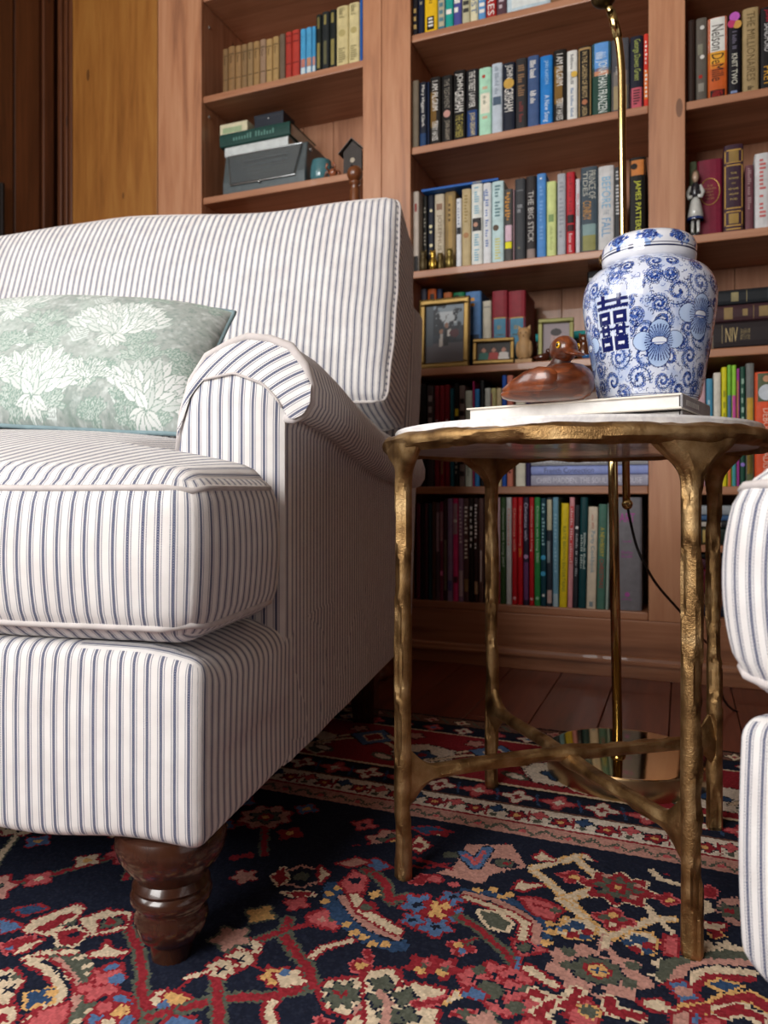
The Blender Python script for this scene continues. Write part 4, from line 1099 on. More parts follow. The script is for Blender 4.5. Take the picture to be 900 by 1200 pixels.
o = mk('body', V.tolist(), fq + [list(range(nth))[::-1]], M_PORC, jar, True); colour_attr(o.data, JR.C.reshape(-1, 3), 'POINT')
LID = [(.0515, .1735), (.0558, .1742), (.0572, .178), (.0580, .187), (.0578, .197), (.0555, .2035), (.0500, .2085), (.0400, .2125), (.0250, .2155), (.0100, .2168), (.0004, .217)]
q2, rl, zl = smooth_profile(LID, 90)
n2 = 360; XS = np.linspace(-math.pi, math.pi, n2, endpoint=False) * .055
JR = Raster(XS, q2, np.array(rgb('#dfe2ea')), 8)
for k in range(9):
    cx = XS[0] + (k + .5) * (XS[-1] - XS[0]) / 9; yb = .0215
    for _ in range(34): 
        a, rr_ = jr.uniform(0, 6.28), jr.uniform(.001, .012); JR.blob((cx + rr_ * math.cos(a) * 1.2, yb + .008 + rr_ * math.sin(a)), .0024, jr.choice((md, lt, lt)), None, 0, .0006, 4)
    spiral(cx, yb + .010, .0075, 1.4)
    for _ in range(16): 
        a, rr_ = jr.uniform(0, 6.28), jr.uniform(.002, .011); x, y = cx + rr_ * math.cos(a) * 1.2, yb + .009 + rr_ * math.sin(a); JR.line([(x, y), (x + .002, y + .001), (x + .0025, y + .0025)], .0009, dk, jag=0)
for y0, w_ in ((.0165, .0019), (.0195, .0009)): JR.line([(XS[0] - .01, y0), (XS[-1] + .01, y0)], w_, np.array(rgb('#14204a')), jag=0)
th = a0 + XS / .055
V = np.stack([np.outer(rl, np.cos(th)), np.outer(rl, np.sin(th)), np.repeat(zl[:, None], n2, 1)], -1).reshape(-1, 3)
idx = np.arange(90 * n2).reshape(90, n2); i2 = np.roll(idx, -1, 1)
fq = np.stack([idx[:-1], i2[:-1], i2[1:], idx[1:]], -1).reshape(-1, 4).tolist()
o = mk('lid', V.tolist(), fq + [list(range(n2))[::-1], list(range(89 * n2, 90 * n2))], M_PORC, jar, True); colour_attr(o.data, JR.C.reshape(-1, 3), 'POINT')

# ------------------------------------------------------------------ carved wooden duck
dw, t = newmat('carved_red_wood', .3, 0, .35)
vec = t.mapping((30, 90, 90)); nn = t.noise(vec, 1, 4, .6, .8); n3 = t.noise(t.mapping((1, 1, 1)), 22, 3)
c = t.ramp(nn, [(.3, rgb('#451f10')), (.55, rgb('#773a1b')), (.75, rgb('#96512a'))])
c = t.mix(t.m('MULTIPLY', t.m('GREATER_THAN', n3, .56), .55), c, rgb('#37190d'))
t.t.links.new(c, t.b.inputs['Base Color'])
DK = at(641, 470, .935)
duck = empty('wooden_duck', (DK[0], DK[1], ZJ), math.radians(-24)); tag(duck, 'carved reddish wooden duck with yellow eyes on the tabletop books', 'duck figurine')
def loft(rings, seg=28):
    V = []; Fs = []
    for (x, zc, hw, hu, hd, *yo) in rings:
        y0 = yo[0] if yo else 0
        for k in range(seg):
            a = 2 * math.pi * k / seg; s = math.sin(a)
            V.append((x, y0 + hw * math.cos(a), zc + (hu if s > 0 else hd) * s))
    n = len(rings)
    for i in range(n - 1):
        for k in range(seg):
            k2 = (k + 1) % seg; Fs.append((i * seg + k, i * seg + k2, (i + 1) * seg + k2, (i + 1) * seg + k))
    Fs.append(list(range(seg))[::-1]); Fs.append([(n - 1) * seg + k for k in range(seg)])
    return V, Fs
V, Fs = loft([(-.058, .0115, .004, .002, .002), (-.056, .011, .009, .004, .005), (-.048, .012, .015, .006, .009), (-.036, .015, .023, .010, .014), (-.020, .018, .030, .016, .018), (-.002, .020, .034, .022, .020), (.016, .021, .0345, .025, .021), (.032, .021, .032, .025, .021),
              (.044, .021, .026, .022, .020), (.052, .021, .018, .016, .016), (.056, .021, .009, .009, .010), (.0575, .021, .002, .002, .002)])
mk('body', V, Fs, dw, duck, True)
for s in (-1, 1):
    V, Fs = loft([(-.054, .016, .0015, .002, .002, s * .010), (-.040, .019, .004, .007, .008, s * .0195), (-.022, .022, .006, .013, .012, s * .0265), (-.004, .0235, .0065, .016, .014, s * .0300), (.010, .0235, .0060, .014, .014, s * .0305), (.019, .022, .004, .009, .010, s * .0300), (.022, .021, .001, .003, .003, s * .030)], 18)
    mk('wing', V, Fs, dw, duck, True)
hd = empty('head_holder'); bpy.data.objects.remove(hd)
HC = (.021, -.003, .0625); hy = math.radians(-46)
V = []; Fs = []
mbk = MB().tube([(.014, 0, .036), (.016, 0, .044), (.0185, -.001, .051), (.020, -.002, .058)], [.018, .0122, .0112, .0120], 20)
mbk.build('neck', mat('dark_carved_wood', '#3a1c10', .4), duck, True)
hb = MB().ball((0, 0, 0), .0178, 28, 18, (1.12, .90, .95))
h = hb.build('head', dw, duck, True, loc=HC, rotz=hy)
V, Fs = loft([(.008, -.003, .0100, .0075, .0065), (.016, -.0055, .0095, .0055, .0048), (.023, -.0085, .0098, .0036, .0034), (.029, -.0105, .0105, .0027, .0025), (.0335, -.0112, .0085, .0021, .0018), (.0355, -.0114, .003, .001, .001)], 20)
mk('bill', V, Fs, dw, h, True)
for s in (-1, 1):
    e = MB().ball((.0095, s * .0142, .003), .0042, 16, 10, (1, .45, 1)).build('eye', mat('yellow_glass', '#d9a51e', .15, 0, .5), h, True)
    MB().ball((.0098, s * .0158, .003), .0023, 12, 8, (1, .45, 1)).build('pupil', mat('black_glass', '#0a0808', .15), e, True)

# ------------------------------------------------------------------ brass floor lamp
br, t = newmat('polished_brass', .16, 1.0); vec = t.mapping((1, 1, 1))
t.t.links.new(t.ramp(t.noise(vec, 8, 3), [(.3, rgb('#b8a068')), (.7, rgb('#d2bd86'))]), t.b.inputs['Base Color'])
M_BRASS = br
br2, t = newmat('mirror_brass', .07, 1.0); vec = t.mapping((1, 1, 1))
t.t.links.new(t.ramp(t.noise(vec, 5, 3), [(.3, rgb('#c2a676')), (.7, rgb('#d3b98c'))]), t.b.inputs['Base Color'])
LX, LY = .424, 1.318
lamp = empty('brass_floor_lamp', (LX, LY, 0)); tag(lamp, 'polished brass floor lamp with round base behind the side table', 'floor lamp')
br3, t = newmat('brushed_brass', .32, 1.0); t.t.links.new(t.ramp(t.noise(t.mapping((1, 1, 1)), 9, 3), [(.3, rgb('#b79d78')), (.7, rgb('#c9b08a'))]), t.b.inputs['Base Color'])
smoothen(MB().lathe([(.13, .0085), (.1335, .0095), (.1345, .012), (.1345, .043), (.1335, .0455)], 96).build('base_drum', br3, lamp), 30)
smoothen(MB().lathe([(.1340, .0445), (.1325, .0468), (.128, .0472), (.02, .0472)], 96).build('base_top', br2, lamp), 30)
px0, py0 = at(724, 870, 1.318)[0] - LX, 0.0
pole_top = (at(714, 310, 1.318)[0] - LX, .0, .905)
MB().tube([(px0, 0, .046), pole_top], .0085, 20).build('pole', M_BRASS, lamp, True)
MB().lathe([(.012, .046), (.014, .049), (.013, .058), (.0105, .062)], 24, (px0, 0)).build('collar', M_BRASS, lamp, True)
t0 = (at(734, 588, 1.31)[0] - LX, -.008, at(734, 588, 1.31)[2])
def lp(x, y): p = at(x, y, 1.31); return (p[0] - LX, p[1] - LY, p[2])
up = [t0, lp(730.5, 300), lp(729, 160), lp(728.8, 110), lp(728.4, 85), lp(727.3, 68), lp(725.5, 52), lp(723, 38), lp(719.5, 25), lp(715.5, 13), lp(711, 4)]
MB().tube(up, .0066, 18).build('telescoping_tube', M_BRASS, lamp, True)
MB().tube([lp(724.2, 45), lp(719.5, 25), lp(716, 14)], .0080, 18).build('ferrule', M_BRASS, lamp, True)
MB().ball(lp(735, 591), .0095, 18, 12).build('end_ball', M_BRASS, lamp, True)
kp = lp(711, 306); MB().tube([(pole_top[0], 0, .895), (t0[0] - .004, -.008, .895)], .010, 16).build('clamp', M_BRASS, lamp, True)
kn = MB().ball((kp[0] - .007, kp[1] - .006, kp[2]), .012, 18, 12, (.7, 1, 1)); kn.build('clamp_knob', M_BRASS, lamp, True)
jn = lp(707, -2); MB().ball(jn, .018, 20, 12, (1.2, 1, .9)).build('knuckle', mat('aged_bronze', '#4a3b22', .35, .9), lamp, True)
sh = MB().lathe([(.012, .10), (.016, .095), (.045, .06), (.075, .02), (.082, .0), (.079, .0), (.072, .018), (.042, .057), (.012, .088)], 48, (0, 0), False)
sh.build('lamp_shade', M_BRASS, lamp, True, loc=(jn[0] - .07, jn[1], jn[2] + .075))
MB().tube([jn, (jn[0] - .015, jn[1], jn[2] + .09), (jn[0] - .07, jn[1], jn[2] + .170)], .0066, 12).build('shade_arm', M_BRASS, lamp, True)
g1 = ground(846, 790, .004)
cp = [lp(736, 597), lp(739, 612), lp(746, 640), lp(757, 664)]
cp += [at(772, 688, 1.36), at(800, 720, 1.44), at(823, 748, 1.53), at(838, 768, 1.62)]
cp = [Vector(p) for p in cp[:4]] + [Vector((p[0] - LX, p[1] - LY, p[2])) for p in cp[4:]]
cp += [Vector((.80 - LX, 1.72 - LY, .0034)), Vector((.98 - LX, 1.68 - LY, .0030)), Vector((1.25 - LX, 1.56 - LY, .0030))]
cps = []
for i in range(len(cp) - 1):
    a, b = cp[max(i - 1, 0)], cp[i]; c, d = cp[i + 1], cp[min(i + 2, len(cp) - 1)]
    for k in range(8):
        t_ = k / 8; cps.append(.5 * ((2 * b) + (c - a) * t_ + (2 * a - 5 * b + 4 * c - d) * t_ ** 2 + (3 * b - a - 3 * c + d) * t_ ** 3))
MB().tube(cps, .0024, 8).build('power_cord', mat('black_rubber', '#100e0e', .5), lamp, True)
# ------------------------------------------------------------------ books on the shelves
TXT = {}
def text_geo(s):
    if s not in TXT:
        c = bpy.data.curves.new('txt', 'FONT'); c.body = s; c.resolution_u = 2; c.align_x = 'LEFT'
        o = bpy.data.objects.new('txt', c); COL.objects.link(o)
        dg = bpy.context.evaluated_depsgraph_get(); me = bpy.data.meshes.new_from_object(o.evaluated_get(dg))
        v = np.array([p.co[:2] for p in me.vertices]); f = [list(p.vertices) for p in me.polygons]
        v -= v.min(0); sz = v.max(0); v /= sz
        bpy.data.objects.remove(o); bpy.data.curves.remove(c); bpy.data.meshes.remove(me)
        TXT[s] = (v, f)
    return TXT[s]
# titles that can be read in the photograph; spines whose print cannot be read get plain ink ticks instead
READ = set("""Mary Higgins Clark|I AM PILGRIM|TERRY HAYES|THE TESTAMENT|JOHN GRISHAM|JOHN|GRISHAM|THE CHAMBER|THE STREET LAWYER|JAN KARON|A New Song|IN THE GARDEN OF BEASTS|LARSON|JONATHAN FRANZEN|George Dawes Green
JOSEPHUS|THE BIG STICK|PRINCE OF|TIDES|CONROY|BEFORE|THE|FALL|JAMES PATTERSON|Nelson DeMille|Wild|KNIT TWO|THE MILLIONAIRES|SANDFORD|PREY|NIV|STUDY BIBLE|DEBORAH MADISON|CHRIS MADDEN: THE SOUL OF A HOUSE
French Connection|CHARLES FAUDREE|ART|Party Cookbook|KATIE BROWN ENTERTAINS|A NEWBERRY|CHRISTMAS|FAMILY|WORLD'S|BEST|FAIRY|TALES|WORKS|OF|EDGAR|ALLAN|POE|C|H|PICTURES|THE COST
Christmas with|Christmas|Christmas with Living|Christmas with Living 2000|Christmas with Living 2003|2001""".replace("\n", "|").split("|"))
def tick_geo(s):
    r = random.Random(s); v = []; f = []; n = max(len(s), 1)
    for i, ch in enumerate(s):
        if ch == ' ': continue
        h = r.choice((.6, .62, .9, 1.0)); k = len(v)
        v += [(i / n, 0), ((i + .55) / n, 0), ((i + .55) / n, h), (i / n, h)]; f.append((k, k + 1, k + 2, k + 3))
    return np.array(v), f
LABELS = {}
def uniq(label):
    n = len(label.split())
    if n > 16 or n < 4: print('LABEL LENGTH', n, label)
    if label in LABELS: print('LABEL REPEATED', label)
    LABELS[label] = 1
    return label
def book_mesh(w, h, D, col, name, parent_loc, rot, decos, rough=.5, paper=M_PAPER):
    b = min(.0035, w * .13); t = min(.0022, w * .16)
    arc = [(w * (.5 - .5 * math.cos(math.pi * k / 6)), .003 - (b + .003) * math.sin(math.pi * k / 6) ** .7) for k in range(7)]
    outl = [(0, D)] + arc + [(w, D), (w - t, D), (w - t, .006), (t, .006), (t, D)]
    root = MB().prism(outl, 0, h).build(name, cmat(col, rough)); root.location = parent_loc; root.rotation_euler = rot
    MB().box(t * 1.02, w - t * 1.02, .006, D - .004, .003, h - .003).build('pages', paper, root)
    def sy(x): return float(np.interp(x, [a[0] for a in arc], [a[1] for a in arc]))
    for d in decos:
        if d[0] == 'b':
            z0, z1, c = d[1] * h, d[2] * h, d[3]; x0, x1 = (d[4], d[5]) if len(d) > 5 else (0.03, .97)
            xs = [w * (x0 + (x1 - x0) * k / 8) for k in range(9)]
            V = [(x, sy(x) - .0004, z) for z in (z0, z1) for x in xs] + [(x, sy(x) + .0006, z) for z in (z0, z1) for x in xs]
            Fs = [(k, k + 1, 10 + k, 9 + k) for k in range(8)] + [(18 + k, k, k + 1, 19 + k)[::1] for k in range(8)] + [(9 + k, 10 + k, 28 + k, 27 + k) for k in range(8)]
            mk('spine_band', V, Fs, cmat(c, rough), root)
        elif d[0] == 'o':
            xc, zc, r, c = d[1] * w, d[2] * h, d[3] * w, d[4]; ry = d[5] * h if len(d) > 5 else r
            V = [(xc, -b - .0009, zc)] + [(xc + r * math.cos(k * math.pi / 10), -b - .0007, zc + ry * math.sin(k * math.pi / 10)) for k in range(20)]
            mk('spine_emblem', V, [(0, 1 + k, 1 + (k + 1) % 20) for k in range(20)], cmat(c, rough), root)
        else:
            _, s, z0, z1, c = d[:5]; hf = d[5] if len(d) > 5 else .62; xc = d[6] if len(d) > 6 else .5
            v, f = text_geo(s) if s in READ and c != '#4a3620' else tick_geo(s)
            if d[0] == 't':
                V = [((xc + (q[1] - .5) * hf) * w, -b - .0006, (z1 - q[0] * (z1 - z0)) * h) for q in v]
            else:
                V = [((xc + (q[0] - .5) * hf) * w, -b - .0006, (z0 + q[1] * (z1 - z0)) * h) for q in v]
            mk('lettering', V, f, cmat(c, .5), root)
    return root
NB = [0]
def bay(u):
    if u < uB0: return uA1, uB0, [ZA1 * 2 - ZA2, ZA1, ZA2]
    if u < uC0 + .01: return uB1, uC0, [Z[k] for k in '123456'] + [Z['1'] + .335]
    return uC1, uE, [ZC2 + .335, ZC2, ZC3, ZC4, ZC5, ZC5b]
def row(items, v, zs, phrase, group, depth=.16, cat='book', name='hardcover_book', rough=.5, gap=.0004):
    prev = -9.0
    for it in items:
        x0, x1, yt, col, desc = it[:5]; dec = it[5] if len(it) > 5 else []; opt = it[6] if len(it) > 6 else {}
        vv = v + opt.get('v', 0)
        u0 = bray(x0, 300, vv)[0] + gap; u1 = bray(x1, 300, vv)[0] - gap
        lo, hi, zl = bay((u0 + u1) / 2)
        u0 = max(u0, lo + .001, prev + .0003); u1 = min(u1, hi - .001); prev = u1
        h = bray((x0 + x1) / 2, yt, vv)[1] - zs if yt is not None else opt.get('h', .235)
        over = [z - TH for z in zl if z > zs + .05]
        if over: h = min(h, min(over) - zs - .003)
        D = min(opt.get('D', depth + .012 * math.sin(NB[0] * 2.3)), DEP - .014 - vv)
        o = book_mesh(u1 - u0, h, D, col, opt.get('name', name), W(u0, vv, zs + .0003 + (u1 - u0) * math.sin(opt.get('tilt', 0))), (0, opt.get('tilt', 0), -PHI), dec, opt.get('rough', rough))
        tag(o, uniq(desc + ' ' + opt.get('phrase', phrase)), cat, group); NB[0] += 1
def flat(x0, x1, y0, y1, zs, v, col, label, group, dec=(), D=.16, rough=.5, name='hardcover_book', zt=None):
    """book lying down, spine to the room; y0 top row, y1 bottom row; returns z of its top"""
    u0 = bray(x0, 300, v)[0]; u1 = bray(x1, 300, v)[0]; xm = (x0 + min(x1, 900)) / 2
    th = bray(xm, y0, v)[1] - bray(xm, y1, v)[1] if zt is None else zt
    o = book_mesh(th - .0004, u1 - u0, min(D, DEP - .014 - v), col, name, W(u1, v, zs + .0003), (0, -math.pi / 2, -PHI), list(dec), rough)
    tag(o, uniq(label), 'book', group)
    return zs + th

wt, gd, yl = '#e6e3dc', '#b9924a', '#d8c83a'
# middle bay, uppermost shelf seen
row([(483, 490, None, '#15131a', 'black book with gold initial', [('t', 'Pam', .04, .35, '#a98d55', .5)]), (490, 497.5, None, '#101a34', 'dark navy book', [('t', 'THE HOUR', .35, .9, '#8c8674', .4)]),
     (497.5, 513, None, '#e0b414', 'bright yellow book with black label', [('b', .03, .20, '#16140f', .2, .75), ('t', 'bks', .05, .18, wt, .35), ('t', 'the big picture', .35, .8, '#7d6414', .25)]),
     (513, 522, None, '#2f6f86', 'teal book with tan base', [('b', .04, .38, '#b5ae92'), ('t', 'PAM', .06, .34, '#5c7f8a', .55)]), (522, 531.5, None, '#1f9c90', 'sea green book with big white letters', [('t', 'BALLS C', .12, .9, wt, .75)]),
     (531.5, 541.5, None, '#4b4c8f', 'violet book with big white letters', [('t', 'BAILEYS', .12, .9, wt, .75)]), (541.5, 551, None, '#b9b596', 'greyish cream book with dark script', [('t', 'Chances', .1, .75, '#3c3c38', .7)]),
     (551, 560.5, None, '#d8d2b0', 'pale cream book with blue letters', [('t', 'THE COST', .1, .8, '#5a7393', .7)]), (560.5, 569.5, None, '#5c93c8', 'sky blue book with white letters', [('t', 'LAWRENCE', .05, .7, wt, .7)]),
     (569.5, 582, None, '#a3201f', 'deep red book with white letters', [('t', 'PICTURES', .03, .7, wt, .62)]), (582, 594, None, '#553a42', 'dusky plum book', [('t', 'NEVILLE', .05, .6, '#b9aab0', .5)]),
     (594, 645, None, '#b9cdd6', 'thick pale blue map-patterned book', [('b', .05, .3, '#d7dedc', .05, .95), ('b', .33, .5, '#93b2c0', .1, .9)]),
     (645, 668, None, '#7b5a3d', 'wide brown leather book'), (668, 690, None, '#233a57', 'wide ink blue book')],
    .018, Z['1'], 'on the uppermost shelf seen in the middle bay', 'books on the uppermost shelf')
# second shelf
G_ = '#cfd3d6'
row([(483, 491, 95, '#6e6353', 'short taupe book'), (491.3, 500.5, 97, '#0c1326', 'navy black book with white handwriting', [('t', 'Mary Higgins Clark', .3, .95, wt, .5), ('b', 0, .2, '#1b3a63')]),
     (500.7, 503.3, 96, '#16233f', 'very thin dark blue book'), (503.5, 517, 91, '#171310', 'black gold-speckled book beside the thin blue one', [('b', .25, .78, '#6d4f1c', .1, .6), ('t', 'I AM PILGRIM', .5, .94, wt, .5), ('t', 'TERRY HAYES', .05, .34, wt, .5)]),
     (517.2, 531, 89, '#100e0e', 'black book with small pink rosette', [('t', 'THE TESTAMENT', .5, .94, '#8a8378', .45), ('o', .5, .42, .3, '#b98a80'), ('t', 'JOHN GRISHAM', .03, .32, '#9d9281', .5)]),
     (531.2, 546, 83, '#0d0b0c', 'black book with olive title', [('t', 'JOHN', .72, .95, wt, .62), ('t', 'GRISHAM', .40, .70, wt, .70), ('t', 'THE CHAMBER', .03, .36, '#a89a4a', .6)]),
     (546.2, 561, 82, '#0f1017', 'black book with blue lightning at its foot', [('b', .02, .4, '#1b3c74'), ('t', 'THE STREET LAWYER', .44, .97, wt, .5), ('t', 'JOHN GRISHAM', .03, .36, '#d9c88f', .5)]),
     (561.2, 576, 80, '#a9d8bd', 'mint green book with white lozenge', [('b', .32, .62, '#e5e0cc', .12, .88), ('o', .4, .87, .14, '#b5483a'), ('t', 'THE BEST', .45, .58, '#6e7a66', .3), ('b', .24, .28, '#c9a98c', .3, .7), ('b', .68, .72, '#c9a98c', .3, .7)]),
     (576.2, 589, 75, '#b9c4cf', 'pale silver blue book with dark scene band', [('b', .40, .52, '#4a5c70'), ('t', 'the shipping news', .55, .95, '#8693a1', .4)]),
     (589.2, 604, 74, '#131a2b', 'navy book with gold disc', [('t', 'JOHN', .76, .96, wt, .65), ('o', .5, .69, .42, '#c39b45'), ('t', 'GRISHAM', .28, .62, wt, .72)]),
     (604.2, 618, 69, '#2b2a2c', 'charcoal book with bronze letters', [('t', 'THE LAST JUROR', .45, .9, '#8c6a4a', .55), ('t', 'legal saga', .08, .38, '#7a2f2a', .35)]),
     (618.2, 632, 66, '#3d5580', 'slate blue book with white blocks', [('t', 'MAEVE BINCHY', .68, .93, wt, .55), ('t', 'Tara Road', .32, .5, wt, .5)]),
     (632.8, 648, 66, '#1f78c4', 'bright blue book with pale script', [('t', 'JAN KARON', .58, .93, '#a9cdea', .35), ('t', 'A New Song', .03, .42, '#d3e4f2', .5)]),
     (648.3, 664, 59, '#191512', 'black gold-speckled book beside the bright blue one', [('b', .25, .78, '#7a5a22', .1, .7), ('t', 'I AM PILGRIM', .5, .94, wt, .5), ('t', 'TERRY HAYES', .02, .32, wt, .5)]),
     (664.3, 677, 60, '#dcdcd6', 'white book with small yellow blot', [('o', .7, .65, .3, '#dcb44e'), ('t', 'GARRISON KEILLOR', .5, .94, '#6b6f72', .3), ('t', 'Lake Wobegon Summer', .03, .45, '#5c7da6', .3)]),
     (677.3, 693.5, 55, '#14110f', 'black book in a gold border', [('b', .02, .98, '#a8895a', .04, .12), ('b', .02, .98, '#a8895a', .88, .96), ('b', .95, .98, '#a8895a'), ('t', 'IN THE GARDEN OF BEASTS', .27, .92, '#c2a878', .36), ('o', .5, .21, .2, '#a86a4a'), ('t', 'LARSON', .02, .15, '#c2a878', .36)]),
     (693.8, 716, 50, '#20443a', 'green book with sunset sky and white letters', [('b', .60, .99, '#5f97d6'), ('b', .54, .64, '#c98a6a'), ('t', 'FREEDOM', .76, .86, '#cfe0ef', .6), ('t', 'JONATHAN FRANZEN', .02, .74, '#e2ebe6', .62)]),
     (716.3, 737.5, 46, '#4a4a50', 'grey and sand dune covered book', [('b', .02, .35, '#9a8a68'), ('b', .35, .55, '#77706a'), ('t', 'THE MESSENGER', .5, .62, '#b9b4aa', .5)]),
     (738, 754, 43, '#1a1c2c', 'navy book with pink foot and green letters', [('b', .0, .28, '#c25866'), ('t', 'George Dawes Green', .38, .95, '#a9b45c', .6), ('t', 'RAVENS', .03, .25, '#4a2730', .5)]),
     (754.3, 760.5, 40, '#d23a2c', 'narrow red and orange book', [('b', .1, .5, '#e07a2c'), ('t', 'Summer Sisters', .1, .9, wt, .45)])],
    .016, Z['2'], 'on the shelf below the lamp neck', 'books on the shelf below the lamp neck')
# third shelf (brass owls)
row([(483.5, 491, 225, '#b9aea2', 'greyish cream book with red mark', [('b', .75, .85, '#8a3a36', .3, .7), ('b', 0, .2, '#1d1a1a')], {"v": 0}), (491.3, 501, 230, '#15140f', 'plain black book with faint white title', [('t', 'OF THE BIRD', .35, .85, '#8a857a', .4)], {"v": .036}),
     (501.3, 509, 229, '#111726', 'black book with cream dots', [('o', .55, .8, .22, '#d6cba4'), ('o', .5, .6, .25, '#cfc59c'), ('o', .5, .53, .2, '#cfc59c'), ('o', .55, .36, .25, '#d6cba4'), ('o', .5, .26, .22, '#d6cba4')], {"v": .036}),
     (509.3, 521, 228, '#c3b7a0', 'putty cream book with tall capitals', [('b', .80, .88, '#8a6a55', .2, .8), ('t', 'JOSEPHUS', .28, .74, '#7b6a55', .5)], {"v": .036}), (521.3, 534.3, 225, '#8f774e', 'tan leather book with gilt stripe', [('b', .1, .95, '#a88a52', .35, .7), ('t', 'BYRD', .6, .85, '#5f4a26', .3)], {"v": .036}),
     (534.6, 541, 233, '#d5d8dc', 'slim white book with black patch', [('b', .48, .58, '#1c1d22'), ('t', 'a memoir', .6, .95, '#8a93a6', .4)]), (541.2, 552, 222, '#b8a57c', 'beige book with faint brown title', [('t', 'CHURCHILL', .55, .92, '#94804f', .4), ('o', .5, .4, .3, '#a3774e')]),
     (552.3, 565.7, 216, '#d9dcd6', 'white book with small dark portrait', [('b', .42, .58, '#2c2a2c', .1, .95), ('o', .4, .5, .2, '#b98a74'), ('t', 'A Grand Love', .62, .96, '#7fb0c4', .42), ('t', 'Diana Story', .04, .38, '#7fb0c4', .42)]),
     (566, 576, 215, '#d6d9dc', 'white book with two lines of blue type', [('t', 'The man who ate the 747', .2, .92, '#5f7bb4', .36), ('t', 'Sherwood', .78, .9, '#5f7bb4', .3, .2)]), (576.3, 590.7, 213, '#bcd6d8', 'pale aqua book with looping script', [('t', 'Jane Green', .55, .95, '#5c7f86', .45), ('o', .35, .43, .25, '#5a4a3c'), ('t', 'Bookends', .03, .3, '#c9c77a', .45)]),
     (591, 601, 222, '#4a4846', 'grey book with orange letters and pink lower half', [('b', .28, .5, '#d3b5c4'), ('t', 'YOUNGBLOOD', .55, .95, '#c58a3a', .4), ('t', 'HAWKE', .6, .9, '#c58a3a', .3, .25), ('b', .18, .27, '#e3dc1e')]), (601.2, 603, 222, '#a98a90', 'thin dusty pink pamphlet'),
     (603.3, 616, 210, '#37393d', 'charcoal cloth book with silver title', [('t', 'THE WAY', .58, .68, '#9a9da1', .5), ('b', .85, .86, '#73767a', .2, .8), ('o', .4, .15, .12, '#6d6a50')]), (616.3, 628.5, 207, '#2a2526', 'dark brown book with large white capitals', [('t', 'THE BIG STICK', .2, .82, '#bdb8b4', .55), ('b', 0, .12, '#8a7a74')]),
     (629, 640.3, 204, '#4d86c6', 'cornflower blue book', [('o', .45, .94, .12, '#d6e2ef'), ('t', 'the secret life', .2, .85, '#6d9ed6', .35)]), (640.6, 652, 213, '#c8d38c', 'pale lime book with small green square', [('b', .46, .56, '#7f9a63', .2, .75), ('t', 'Ladies Detective', .08, .4, '#a7b56e', .3)]),
     (653, 663.3, 204, '#a9adb4', 'silver grey book with embossed letters', [('t', 'THE MEASURE OF', .2, .9, '#92969e', .5)]), (663.6, 674, 202, '#b3242f', 'crimson book with black square', [('b', .38, .48, '#241a1c', .1, .95), ('b', .28, .36, '#3c1a1e', .1, .95), ('t', 'the RED tent', .5, .94, '#8f1a26', .35), ('t', 'novel here', .02, .25, '#e0b9bb', .4)]),
     (674.6, 680, 210, '#cfcdd4', 'slim off white book with pink print', [('t', 'small island', .5, .8, '#c9868a', .4)]), (680.3, 700.7, 196, '#3d4b56', 'slate and river landscape book', [('b', .02, .2, '#8a8a54'), ('b', .2, .33, '#7f9a9a'), ('t', 'PRINCE OF', .62, .95, '#b8b9ae', .4, .68), ('t', 'TIDES', .66, .95, '#b8b9ae', .28, .28), ('t', 'CONROY', .38, .60, '#c58f46', .5, .38)]),
     (701, 720, 195, '#c9c9c9', 'pale grey book with light blue capitals', [('t', 'BEFORE', .50, .87, '#7fb4d6', .55), ('t', 'THE', .42, .48, '#9aa9b4', .35), ('t', 'FALL', .16, .38, '#6b9cc4', .55)]), (720.3, 727.5, 196, '#3a3c40', 'dark grey book half hidden by the lamp tube', [('t', 'THE FIREBRAND', .4, .95, '#c3c4c4', .6)]),
     (737.3, 757, 185, '#0f0d0c', 'black book with yellow letters and orange picture', [('b', .80, .97, '#c47a3c'), ('o', .3, .9, .2, '#241a14'), ('t', 'JAMES PATTERSON', .05, .74, '#d3d84a', .42)])],
    .022, Z['3'], "on the brass owls' shelf", "books on the brass owls' shelf")
zt = max([bray(x, y, .022)[1] for x, y in ((546, 222), (559, 216), (571, 215), (583, 213))] + [bray(505, 229, .058)[1], bray(527, 225, .058)[1], bray(515, 228, .058)[1]])
flat(494, 584, 0, 0, zt + .0008, .030, '#2f63b0', "thin blue book lying across the tops of the owl-shelf books", "books on the brass owls' shelf", [('t', 'atlas', .2, .32, '#b9a84a', .6)], zt=.0085)
